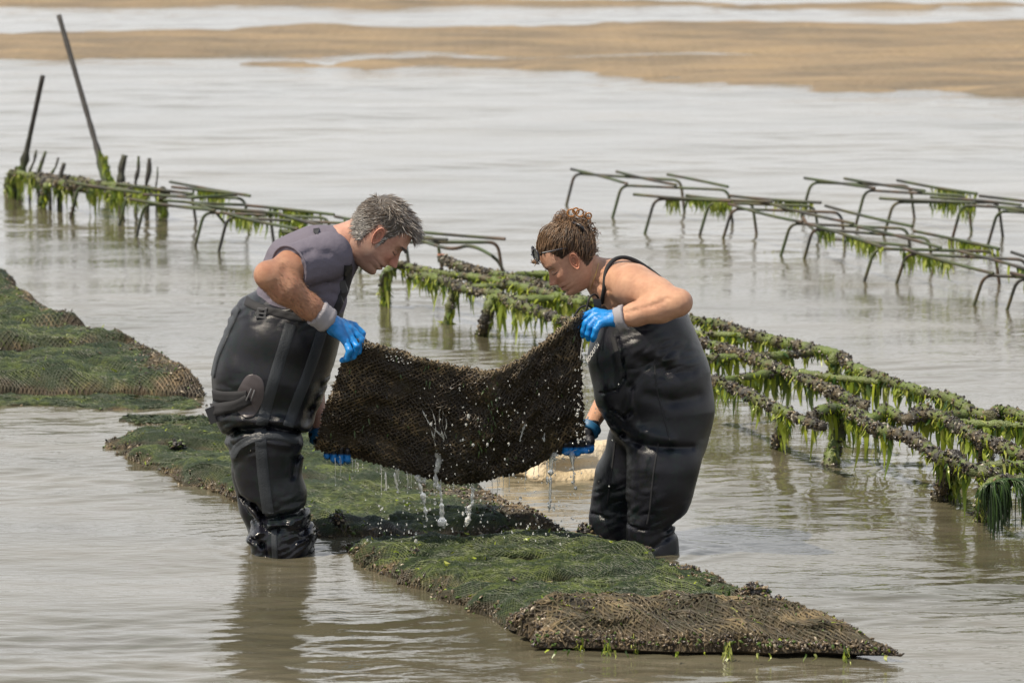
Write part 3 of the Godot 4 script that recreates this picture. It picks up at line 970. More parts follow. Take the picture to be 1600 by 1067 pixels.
func lying_bag(label: String, corners: Array, thick: float, seed_at: float, look: Dictionary, group: String) -> Node3D:
	# corners on the ground: back left, back right, front right, front left
	var mid: Vector3 = (corners[0] + corners[1] + corners[2] + corners[3]) * 0.25
	mid.y = 0
	var t := thing("oyster_bag", label, "oyster bag", mid, group)
	var base: float = look.get("base", -0.015)
	var lift_front: float = look.get("front", 0.0)
	var lift_back: float = look.get("back", 0.0)
	var top := func(u: float, w: float) -> Vector3:
		var a: Vector3 = corners[0].lerp(corners[1], u)
		var b: Vector3 = corners[3].lerp(corners[2], u)
		var p := a.lerp(b, w) - mid
		# ragged outline
		var e := Vector3(n3(Vector3(u * 2.0, w * 2.0, seed_at), 2.2), 0, n3(Vector3(u * 2.0, w * 2.0, seed_at + 5.0), 2.2)) * 0.034
		var dw := minf(w, 1.0 - w)
		var pil := pow(clampf(minf(u / 0.08, (1.0 - u) / look.get("ends", 0.07)), 0, 1), 0.45) * pow(clampf(dw / look.get("round", 0.13), 0, 1), 0.45)
		var h := thick * pil * (0.90 + 0.36 * n3(Vector3(u * 1.8, w * 1.2, seed_at), 1.6) + 0.16 * n3(Vector3(u * 4.0, w * 3.0, seed_at), 2.0))
		h += 0.007 * n3(Vector3(u * 9.0, w * 6.0, seed_at), 1.6) * pil
		h += 0.004 * n3(Vector3(u * 22.0, w * 15.0, seed_at), 1.6) * pil
		return Vector3(p.x, base + h + lerpf(lift_back, lift_front, w) * pil, p.z) + e
	var green: float = look.get("green", 1.0)
	var end_crust: float = look.get("end", 0.0)
	var film := func(u: float, w: float, p: Vector3) -> Color:
		var q := p + mid
		var k := clampf(0.5 + 0.7 * n3(q, 3.2) + 0.4 * n3(q, 11.0), 0.0, 1.0)
		var c := Color(0.010, 0.018, 0.007).lerp(Color(0.036, 0.052, 0.011), k)
		var d := minf(minf(u, 1.0 - u) * 1.6, minf(w, 1.0 - w))
		var brown := clampf(smoothstep(0.065, 0.0, d + 0.05 * n3(q, 14.0)) + (1.0 - green) + smoothstep(1.0 - end_crust, 1.001 - end_crust * 0.5, u + 0.06 * n3(q, 12.0)), 0.0, 1.0)
		return c.lerp(Color(0.026, 0.020, 0.012).lerp(Color(0.07, 0.05, 0.026), k), brown)
	var mb := MB.new()
	mb.grid(84, 54, top, film, true)
	# the underside closes the bag
	var under := func(u: float, w: float) -> Vector3:
		var p: Vector3 = top.call(u, w)
		var inner := minf(clampf(minf(u, 1.0 - u) / 0.1, 0, 1), clampf(minf(w, 1.0 - w) / 0.15, 0, 1))
		return Vector3(p.x, minf(p.y, base) - 0.03 * inner, p.z)
	mb.grid(14, 8, under, film, false)
	put("filled_bag", mb.done(), M.algae, t)
	var strand := func(u: float, w: float, p: Vector3) -> Color:
		var q := p + mid
		var k := clampf(0.45 + 0.6 * n3(q, 5.0) + 0.5 * n3(q, 40.0), 0.0, 1.0)
		var c := Color(0.020, 0.033, 0.013).lerp(Color(0.085, 0.108, 0.026), k * k)
		var d := minf(minf(u, 1.0 - u) * 1.6, minf(w, 1.0 - w))
		var brown := clampf(smoothstep(0.075, 0.0, d + 0.05 * n3(q, 9.0)) + (1.0 - green) + smoothstep(1.0 - end_crust, 1.001 - end_crust * 0.5, u + 0.06 * n3(q, 12.0)), 0.0, 1.0)
		return c.lerp(Color(0.040, 0.032, 0.019).lerp(Color(0.20, 0.145, 0.08), k * k), brown)
	var proud := func(u: float, w: float) -> Vector3:
		return top.call(u, w) + Vector3(0, 0.0022, 0.0)
	var lu: float = corners[0].distance_to(corners[1])
	var lv: float = corners[0].distance_to(corners[3])
	mb = MB.new()
	var pitch: float = look.get("pitch", 0.0105)
	netting(mb, int(lu / pitch), int(lv / (pitch * 0.66)), proud, strand, pitch * look.get("thick", 0.15))
	put("netting", mb.done(), M.net if green > 0.5 else M.dry_net, t)
	var edge_spot := func() -> Vector2:
		var k := rng.randf()
		if k < look.get("right_crust", 0.5):
			return Vector2(1.0 - absf(rng.randfn(0.0, 0.03 + end_crust * 0.4)), rng.randf())
		if k < 0.75:
			return Vector2(rng.randf(), 1.0 - absf(rng.randfn(0, 0.022)))
		return Vector2(absf(rng.randfn(0, 0.02)), rng.randf())
	if green < 0.5:
		var spread := func() -> Vector2: return Vector2(rng.randf(), rng.randf() if rng.randf() < 0.6 else pow(rng.randf(), 0.5) * 0.45)
		scatter_shells(top, spread, 2600, Vector2(0.005, 0.014), shell_tint, "barnacles", t)
	scatter_shells(top, edge_spot, look.get("shells", 260), Vector2(0.008, 0.02), shell_tint, "edge_shells", t)
	# sprigs and scraps of weed caught in the net
	mb = MB.new()
	for k in int(look.get("scraps", 60)):
		var p: Vector3 = top.call(rng.randf(), rng.randf()) + Vector3(0, 0.003, 0)
		var c := weed_color()
		ribbon(mb, p, Vector3(rnd(-1, 1), rnd(-0.1, 0.35), rnd(-1, 1)).normalized(), Vector3(rnd(-1, 1), rnd(-0.5, 0.5), rnd(-1, 1)).normalized(), rnd(0.01, 0.035), rnd(0.005, 0.013), c, c, 0.006)
	put("weed_scraps", mb.done(), M.weed, t).set_meta("kind", "stuff")
	return t


func build_lying_bags():
	rng.seed = 404
	var near := "green oyster bags of the near pile"
	var middle := "green oyster bags of the middle pile"
	var back := "green oyster bags of the far left pile"
	# far left pile
	lying_bag("farthest green bag of the left pile, cut by the left edge", [Vector3(-3.66, 0, -8.235), Vector3(-2.601, 0, -7.98), Vector3(-2.429, 0, -7.221), Vector3(-3.555, 0, -7.54)], 0.07, 1.0, {"back": 0.02, "pitch": 0.017, "round": 0.08}, back)
	lying_bag("second green bag from the top of the far left pile, brown-ended", [Vector3(-3.406, 0, -7.406), Vector3(-2.432, 0, -7.195), Vector3(-2.242, 0, -6.313), Vector3(-3.275, 0, -6.509)], 0.09, 2.0, {"pitch": 0.017, "round": 0.08, "right_crust": 0.7, "end": 0.12}, back)
	lying_bag("third bag of the far left pile, its mossy lip proud at the right end", [Vector3(-3.144, 0, -6.459), Vector3(-2.231, 0, -6.265), Vector3(-1.947, 0, -5.564), Vector3(-3.051, 0, -5.793)], 0.09, 3.0, {"pitch": 0.017, "round": 0.08, "shells": 320, "end": 0.12, "front": 0.03}, back)
	lying_bag("broad green bag with a dark slit under its front lip in the far left pile", [Vector3(-2.984, 0, -5.746), Vector3(-1.968, 0, -5.564), Vector3(-1.602, 0, -4.779), Vector3(-2.869, 0, -4.906)], 0.095, 4.0, {"pitch": 0.016, "round": 0.08, "shells": 320, "end": 0.08, "front": 0.045}, back)
	lying_bag("nearest full bag of the far left pile with a mussel-crusted right end", [Vector3(-2.737, 0, -4.779), Vector3(-1.542, 0, -4.737), Vector3(-1.29, 0, -3.666), Vector3(-2.608, 0, -3.799)], 0.105, 5.0, {"pitch": 0.016, "round": 0.09, "shells": 900, "right_crust": 0.85, "end": 0.17}, back)
	lying_bag("flat wet green bag at water level in front of the far left pile", [Vector3(-2.506, 0, -3.856), Vector3(-1.322, 0, -3.666), Vector3(-1.256, 0, -3.279), Vector3(-2.241, 0, -3.443)], 0.03, 6.0, {"shells": 60, "scraps": 20, "base": -0.02}, back)
	lying_bag("nearly drowned green bag between the far left pile and the man's strap", [Vector3(-1.641, 0, -3.136), Vector3(-1.25, 0, -3.189), Vector3(-1.182, 0, -2.942), Vector3(-1.491, 0, -2.907)], 0.017, 7.0, {"shells": 20, "scraps": 10, "base": -0.014}, back)
	# middle pile, behind and beneath the held bag
	lying_bag("green bag with a pointed left corner, behind the man's knees", [Vector3(-1.526, 0, -2.701), Vector3(-0.507, 0, -2.466), Vector3(-0.267, 0, -1.703), Vector3(-1.624, 0, -2.269)], 0.068, 8.0, {"right_crust": 0.2, "front": 0.014, "back": -0.01}, middle)
	lying_bag("green bag between the man's knees and the splashing water", [Vector3(-1.57, 0, -2.172), Vector3(-0.393, 0, -1.888), Vector3(-0.07, 0, -1.002), Vector3(-1.189, 0, -1.345)], 0.072, 9.0, {"right_crust": 0.3, "front": 0.016, "back": -0.012}, middle)
	lying_bag("wet bag under the splashes with a mussel-encrusted right corner", [Vector3(-1.193, 0, -1.404), Vector3(-0.141, 0, -1.115), Vector3(0.201, 0, -0.302), Vector3(-0.692, 0, -0.276)], 0.068, 10.0, {"shells": 1300, "right_crust": 0.65, "end": 0.22}, middle)
	# near pile
	lying_bag("first green bag of the near pile, just right of the man's boot", [Vector3(-0.613, 0, -0.098), Vector3(0.289, 0, -0.237), Vector3(0.547, 0, 0.343), Vector3(-0.46, 0, 0.402)], 0.066, 11.0, {"shells": 300, "front": 0.016, "back": -0.012}, near)
	lying_bag("second green bag of the near pile with a rounded left fold", [Vector3(-0.501, 0, 0.247), Vector3(0.497, 0, 0.247), Vector3(0.701, 0, 0.737), Vector3(-0.227, 0, 0.916)], 0.074, 12.0, {"shells": 320, "front": 0.02, "back": -0.012}, near)
	lying_bag("third green bag of the near pile, against the brown bag", [Vector3(-0.288, 0, 0.782), Vector3(0.643, 0, 0.623), Vector3(0.959, 0, 1.261), Vector3(0.03, 0, 1.427)], 0.08, 13.0, {"shells": 420, "end": 0.1, "front": 0.012, "back": -0.012}, near)
	var brown := lying_bag("brown shell-covered bag at the front, tied with blue cords, its right corner pointed", [Vector3(0, 0, 1.324), Vector3(0.879, 0, 1.261), Vector3(1.179, 0, 1.847), Vector3(0.074, 0, 1.73)], 0.118, 14.0, {"green": 0.12, "shells": 1900, "right_crust": 0.2, "front": 0.02, "base": 0.012, "scraps": 110, "pitch": 0.0155, "round": 0.42, "ends": 0.3, "thick": 0.21}, near)
	bag_ties(brown)


func bag_ties(t: Node3D):
	# black rubber hooks with cords that close the brown bag, and the weed that hangs under it
	var hooks := [
		[[Vector3(0.296, -0.025, 0.98), Vector3(0.297, -0.047, 1.05), Vector3(0.294, -0.075, 1.12)], M.cord, [Vector3(0.289, -0.037, 1.03), Vector3(0.292, -0.013, 0.99), Vector3(0.302, -0.013, 0.99), Vector3(0.302, -0.032, 1.03)]],
		[[Vector3(0.375, -0.034, 0.98), Vector3(0.38, -0.045, 1.03), Vector3(0.385, -0.062, 1.08)], M.cord, [Vector3(0.368, -0.026, 1), Vector3(0.37, -0.017, 0.99), Vector3(0.382, -0.028, 1.02), Vector3(0.385, -0.043, 1.05)]],
		[[Vector3(0.957, -0.062, 0.9), Vector3(0.998, -0.076, 1), Vector3(1.083, -0.106, 1.1)], M.green_cord, [Vector3(0.953, -0.059, 0.96), Vector3(0.977, -0.068, 1), Vector3(0.999, -0.059, 0.98), Vector3(1.011, -0.07, 1.02)]],
		[[Vector3(0.836, -0.053, 0.75), Vector3(0.886, -0.056, 0.8), Vector3(0.956, -0.049, 0.9)], M.green_cord, [Vector3(0.84, -0.05, 0.8), Vector3(0.862, -0.054, 0.82), Vector3(0.881, -0.043, 0.78), Vector3(0.892, -0.05, 0.8)]],
	]
	for h in hooks:
		var mb := MB.new()
		mb.tube(spline(spanned(h[0], t.position), 0.01), 0.008, 6, Color(0.02, 0.02, 0.024))
		var o := put("rubber_hook", mb.done(), M.rubber, t)
		mb = MB.new()
		mb.tube(spline(spanned(h[2], t.position), 0.006), 0.0045, 6, Color(1, 1, 1))
		put("cord", mb.done(), h[1], o)
	var mb := MB.new()
	for spot in [Vector3(0.288, 0.04, 1.781), Vector3(0.375, 0.04, 1.751), Vector3(0.655, 0.04, 1.85), Vector3(1.016, 0.03, 1.869), Vector3(0.205, 0.03, 1.731)]:
		for k in 15:
			hang_weed_at(mb, spot - t.position + Vector3(rnd(-0.011, 0.011), rnd(-0.03, 0.02), rnd(-0.01, 0.02)), rnd(0.015, 0.06), rnd(0.003, 0.006), t.position)
	for k in 16:
		var u := rng.randf()
		var p := Vector3(0.097, 0.035, 1.865).lerp(Vector3(1.136, 0.03, 1.937), u)
		hang_weed_at(mb, p - t.position, rnd(0.01, 0.03), rnd(0.004, 0.012), t.position)
	put("hanging_weed", mb.done(), M.weed, t).set_meta("kind", "stuff")
	mb = MB.new()
	var col := func(_u, _w, p: Vector3) -> Color: return Color(0.13, 0.10, 0.06).lerp(Color(0.28, 0.22, 0.14), clampf(0.5 + n3(p, 60.0), 0, 1))
	for q in [Vector3(0.675, -0.034, 1.42), Vector3(1.07, -0.08, 1.28)]:
		mb = MB.new()
		blob(mb, q - t.position, Vector3(0.024, 0.018, 0.02), 0.5, 2.5, col)
		put("shell_knob", mb.done(), M.mud, t)
	mb = MB.new()
	mb.tube(spanned([Vector3(1.185, -0.085, 1.3), Vector3(1.201, -0.087, 1.3)], t.position), 0.006, 6, Color(0.05, 0.12, 0.5))
	put("blue_tag", mb.done(), M.rubber, t)


func build_held_bag():
	rng.seed = 505
	var top := [Vector3(-0.531, 0.763, 0.2), Vector3(-0.431, 0.737, 0.19), Vector3(-0.313, 0.697, 0.18), Vector3(-0.194, 0.667, 0.17), Vector3(-0.086, 0.652, 0.17), Vector3(-0.022, 0.663, 0.17), Vector3(0.076, 0.723, 0.16), Vector3(0.162, 0.791, 0.15), Vector3(0.242, 0.847, 0.13)]
	var bottom := [Vector3(-0.677, 0.347, -0.08), Vector3(-0.56, 0.316, -0.05), Vector3(-0.438, 0.29, -0.02), Vector3(-0.306, 0.262, 0), Vector3(-0.171, 0.235, 0.01), Vector3(-0.066, 0.25, 0.01), Vector3(0.044, 0.282, 0), Vector3(0.142, 0.327, -0.02), Vector3(0.252, 0.35, -0.06)]
	var mid := Vector3(-0.2, 0.35, 0.07)
	var t := thing("oyster_bag", "dripping dark mesh bag held up between the man and the woman", "oyster bag", mid)
	var surf := func(u: float, w: float, off: float) -> Vector3:
		var a := along(top, u)
		var b := along(bottom, u)
		var p := a.lerp(b, w)
		# sides bow in slightly; vertical folds and lumps of shellfish
		p.x += 0.02 * sin(PI * w) * (0.5 - u)
		if u < 0.5:
			p.x -= (0.5 - u) * 0.05 * sin(PI * w)
		var round_ := pow(sin(PI * clampf(w, 0, 1)), 0.6) * pow(clampf(minf(u, 1.0 - u) / 0.05, 0, 1), 0.5)
		p.z += 0.02 * sin(u * 15.0 + w * 2.0) * (0.4 + w) + 0.016 * n3(Vector3(u * 5.0, w * 3.0, 2.0), 1.5)
		p.z += off * (0.008 + 0.034 * round_ * (0.8 + 0.5 * n3(Vector3(u * 6.0, w * 4.0, off), 1.3)))
		# ragged edges
		p.y += 0.005 * n3(Vector3(u * 30.0, w * 3.0, 7.0), 1.0)
		p.x += 0.006 * n3(Vector3(u * 2.0, w * 22.0, 9.0), 1.0)
		return p - mid
	var dark := func(u: float, w: float, p: Vector3) -> Color:
		var k := clampf(0.35 + n3(p, 14.0) * 0.7 + n3(p, 45.0) * 0.5, 0.0, 1.0)
		return Color(0.018, 0.014, 0.010).lerp(Color(0.062, 0.046, 0.027), k * k)
	# shellfish and silt inside; the upper left corner of the bag is empty
	var mb := MB.new()
	for s in [1.0, -1.0]:
		var at := func(u: float, w: float) -> Vector3:
			var keep := smoothstep(0.02, 0.16, w + u * 0.55 - 0.10)
			var ww := lerpf(1.0, w, 1.0) if keep > 0.5 else w
			var low := maxf(ww, clampf(0.12 - u * 0.3 + 0.14 * n3(Vector3(u * 9.0, 3.0, 0.0), 1.0) * smoothstep(0.4, 0.0, u), 0.0, 0.24)) * 0.985 + 0.008
			return surf.call(clampf(u, 0.008, 0.992), low, s * 0.82) + Vector3(0, 0, s * 0.004 * n3(Vector3(u * 40.0, w * 24.0, s), 1.0))
		mb.grid(90, 44, at, dark, s < 0.0)
	put("shellfish_load", mb.done(), M.mud, t)
	var strand := func(u: float, w: float, p: Vector3) -> Color:
		var k := clampf(0.28 + 0.6 * n3(p, 6.0) + 0.6 * n3(p, 50.0), 0.0, 1.0)
		var c := Color(0.024, 0.018, 0.011).lerp(Color(0.17, 0.122, 0.066), k * k * k)
		return c.lerp(Color(0.26, 0.20, 0.12), clampf(smoothstep(0.05, 0.0, w) * 0.7, 0, 1))
	for s in [1.0, -1.0]:
		mb = MB.new()
		var at := func(u: float, w: float) -> Vector3: return surf.call(u, w, s)
		netting(mb, 56, 52, at, strand, 0.0026)
		put("netting", mb.done(), M.net, t)
	# grit, barnacles and small shells crust the upper edge and the seams
	var spot := func() -> Vector2:
		var k := rng.randf()
		if k < 0.62:
			return Vector2(rng.randf(), absf(rng.randfn(0, 0.025)))
		if k < 0.8:
			return Vector2(rng.randf(), 1.0 - absf(rng.randfn(0, 0.02)))
		return Vector2(absf(rng.randfn(0, 0.012)), rng.randf()) if k < 0.9 else Vector2(1.0 - absf(rng.randfn(0, 0.012)), rng.randf())
	var face := func(u: float, w: float) -> Vector3: return surf.call(u, w, rnd(-1.0, 1.0))
	var gritty := func() -> Color:
		return Color(0.03, 0.024, 0.018).lerp(Color(0.24, 0.18, 0.10), pow(rng.randf(), 1.6))
	scatter_shells(face, spot, 2600, Vector2(0.005, 0.012), gritty, "edge_grit", t)
	var front := func(u: float, w: float) -> Vector3: return surf.call(u, w, 1.04)
	var anywhere := func() -> Vector2: return Vector2(rng.randf(), pow(rng.randf(), 0.8))
	var muddy := func() -> Color:
		return Color(0.018, 0.014, 0.01).lerp(Color(0.10, 0.075, 0.045), pow(rng.randf(), 2.0))
	scatter_shells(front, anywhere, 4200, Vector2(0.005, 0.013), muddy, "face_grit", t)
	mb = MB.new()
	for k in 70:
		var q: Vector3 = surf.call(rng.randf() if k < 40 else rnd(0.5, 0.62), rng.randf() if k < 40 else rnd(0.1, 0.7), 1.06)
		var c := Color(0.05, 0.09, 0.015)
		ribbon(mb, q, Vector3(rnd(-0.4, 0.4), -1, 0.1).normalized(), Vector3(1, 0, 0.2).normalized(), rnd(0.008, 0.03), rnd(0.003, 0.007), c, c, 0.004)
	put("weed_scraps", mb.done(), M.weed, t).set_meta("kind", "stuff")


# ---------------------------------------------------------------- water pouring from the held bag

func build_falling_water():
	rng.seed = 606
	var mb := MB.new()
	var clear := Color(1, 1, 1)
	var white_ := func(_u, _w, _p) -> Color: return clear
	var streams := [
		[[Vector3(-0.255, 0.392, 0.07), Vector3(-0.248, 0.328, 0.08), Vector3(-0.261, 0.272, 0.08), Vector3(-0.244, 0.222, 0.08), Vector3(-0.24, 0.173, 0.08), Vector3(-0.238, 0.102, 0.08)], [0.010, 0.017, 0.012, 0.008, 0.016, 0.015]],
		[[Vector3(-0.327, 0.277, 0.07), Vector3(-0.309, 0.228, 0.08), Vector3(-0.299, 0.184, 0.08), Vector3(-0.29, 0.118, 0.08)], [0.006, 0.007, 0.010, 0.004]],
		[[Vector3(-0.131, 0.233, 0.07), Vector3(-0.139, 0.184, 0.08), Vector3(-0.146, 0.14, 0.08), Vector3(-0.157, 0.102, 0.08)], [0.006, 0.005, 0.011, 0.010]],
		[[Vector3(-0.401, 0.283, 0.05), Vector3(-0.397, 0.252, 0.05), Vector3(-0.388, 0.217, 0.05)], [0.006, 0.005, 0.003]],
		[[Vector3(-0.432, 0.283, 0.05), Vector3(-0.43, 0.252, 0.05), Vector3(-0.428, 0.217, 0.05)], [0.005, 0.004, 0.002]],
		[[Vector3(-0.191, 0.509, 0.12), Vector3(-0.178, 0.477, 0.12), Vector3(-0.165, 0.439, 0.12), Vector3(-0.169, 0.4, 0.12)], [0.004, 0.006, 0.006, 0.003]],
		[[Vector3(-0.076, 0.593, 0.17), Vector3(-0.065, 0.547, 0.15), Vector3(-0.082, 0.489, 0.13)], [0.005, 0.006, 0.003]],
		[[Vector3(0.054, 0.506, 0.1), Vector3(0.039, 0.445, 0.1), Vector3(0.026, 0.397, 0.1)], [0.003, 0.005, 0.003]],
		[[Vector3(0.13, 0.506, 0.1), Vector3(0.113, 0.45, 0.09), Vector3(0.109, 0.395, 0.09)], [0.003, 0.005, 0.004]],
		[[Vector3(0.136, 0.346, 0), Vector3(0.133, 0.282, 0), Vector3(0.131, 0.215, 0), Vector3(0.127, 0.137, 0)], [0.014, 0.009, 0.006, 0.003]],
		[[Vector3(0.204, 0.343, -0.02), Vector3(0.21, 0.278, -0.02), Vector3(0.213, 0.223, -0.02)], [0.011, 0.005, 0.003]],
		[[Vector3(0.239, 0.762, 0.21), Vector3(0.234, 0.729, 0.21), Vector3(0.23, 0.692, 0.21)], [0.003, 0.004, 0.002]],
	]
	for s in streams:
		var pts := spline(s[0], 0.006)
		var rad := []
		for k in pts.size():
			var u: float = float(k) / (pts.size() - 1) * (s[1].size() - 1)
			var j := mini(int(u), s[1].size() - 2)
			rad.append(maxf(0.0008, lerpf(s[1][j], s[1][j + 1], u - j) * (0.66 + 0.6 * n3(pts[k], 30.0) + 0.4 * n3(pts[k], 75.0))))
		mb.tube(pts, rad, 9, clear)
		for k in 8:
			var q: Vector3 = pts[rng.randi() % pts.size()]
			var w: float = s[1].max() * rnd(0.15, 0.5)
			blob(mb, q + Vector3(rng.randfn(0, 0.006), rnd(-0.01, 0.01), rnd(-0.006, 0.006)), Vector3(w, w * rnd(0.8, 2.0), w), 0.5, 1.6, white_, 8, 6)
	# thin threads off the lower seam
	for k in 44:
		var q: Vector3 = Vector3(-0.612, 0.333, 0).lerp(Vector3(-0.142, 0.241, 0.05), rng.randf()) if k < 28 else Vector3(-0.142, 0.241, 0.05).lerp(Vector3(0.208, 0.341, 0), rng.randf())
		q += Vector3(0, 0, rnd(-0.03, 0.05))
		var reach := rnd(0.015, 0.10) * rnd(0.4, 1.0)
		mb.tube([q, q + Vector3(0.002, -reach * 0.4, 0), q + Vector3(0.0, -reach * 0.8, 0), q + Vector3(0.001, -reach, 0)], [0.0022, 0.0011, 0.0013, 0.0003], 6, clear)
		blob(mb, q + Vector3(0.001, -reach - 0.006, 0), Vector3(0.0022, 0.0035, 0.0022), 0.3, 2.0, white_, 7, 5)
	# broken sheets under the seams
	for q in [[Vector3(-0.314, 0.514, 0.15), Vector3(-0.216, 0.514, 0.15), Vector3(-0.206, 0.375, 0.1), Vector3(-0.265, 0.362, 0.1)], [Vector3(-0.349, 0.277, 0.07), Vector3(-0.272, 0.264, 0.07), Vector3(-0.288, 0.247, 0.07), Vector3(-0.327, 0.255, 0.07)], [Vector3(0.105, 0.346, 0), Vector3(0.23, 0.355, 0), Vector3(0.219, 0.324, 0), Vector3(0.12, 0.315, 0)]]:
		for k in 6:
			var a: Vector3 = q[0].lerp(q[1], rng.randf())
			var b: Vector3 = q[3].lerp(q[2], rng.randf())
			var pts := spline([a, a.lerp(b, 0.35) + Vector3(rnd(-0.012, 0.012), 0, 0.01), a.lerp(b, 0.7) + Vector3(rnd(-0.012, 0.012), 0, 0.012), b], 0.006)
			var rad := []
			for p in pts:
				rad.append(maxf(0.0003, 0.0022 * (0.5 + 1.4 * n3(p, 40.0))))
			mb.tube(pts, rad, 6, clear)
	var o := put("falling_water", mb.done(), M.splash)
	tag(o, "clear strings of water pouring from the held bag onto the green bags below", "water")
	o.set_meta("kind", "stuff")
	var ball := SphereMesh.new()
	ball.radius = 1.0
	ball.height = 2.0
	ball.radial_segments = 10
	ball.rings = 6
	var places := []
	var tints := []
	for k in 470:
		var p: Vector3
		var s := rnd(0.0009, 0.0028)
		if k < 220:
			# flung off the face of the bag
			var g := rng.randf()
			var cx: float = [-0.27, -0.17, -0.06, 0.03, 0.2][rng.randi() % 5] + rng.randfn(0, 0.06)
			p = Vector3(cx, lerpf(0.62, 0.12, g), 0.16 + rnd(0.02, 0.12))
		elif k < 420:
			p = Vector3(rnd(-0.5, 0.22) if k < 380 else rnd(0.1, 0.26), rnd(0.03, 0.22), 0.06 + rnd(-0.05, 0.16))
			s *= 1.2
		else:
			# row of cream drops below the woman's glove
			p = Vector3(0.228, 0.568, 0.22) + Vector3(rng.randfn(0, 0.014), rnd(-0.16, 0.1), rnd(0, 0.04))
			s *= 1.3
		if rng.randf() < 0.06:
			s *= 2.0
		places.append(Transform3D(Basis.from_scale(Vector3(s, s * rnd(1.0, 1.7), s)), p))
		tints.append(clear)
	var drops := multi("water_drops", ball, M.splash, places, tints, self)
	tag(drops, "scattered water drops flying off the held bag", "water")


# ---------------------------------------------------------------- soft bodies: smooth unions of tapered capsules, meshed as surface nets

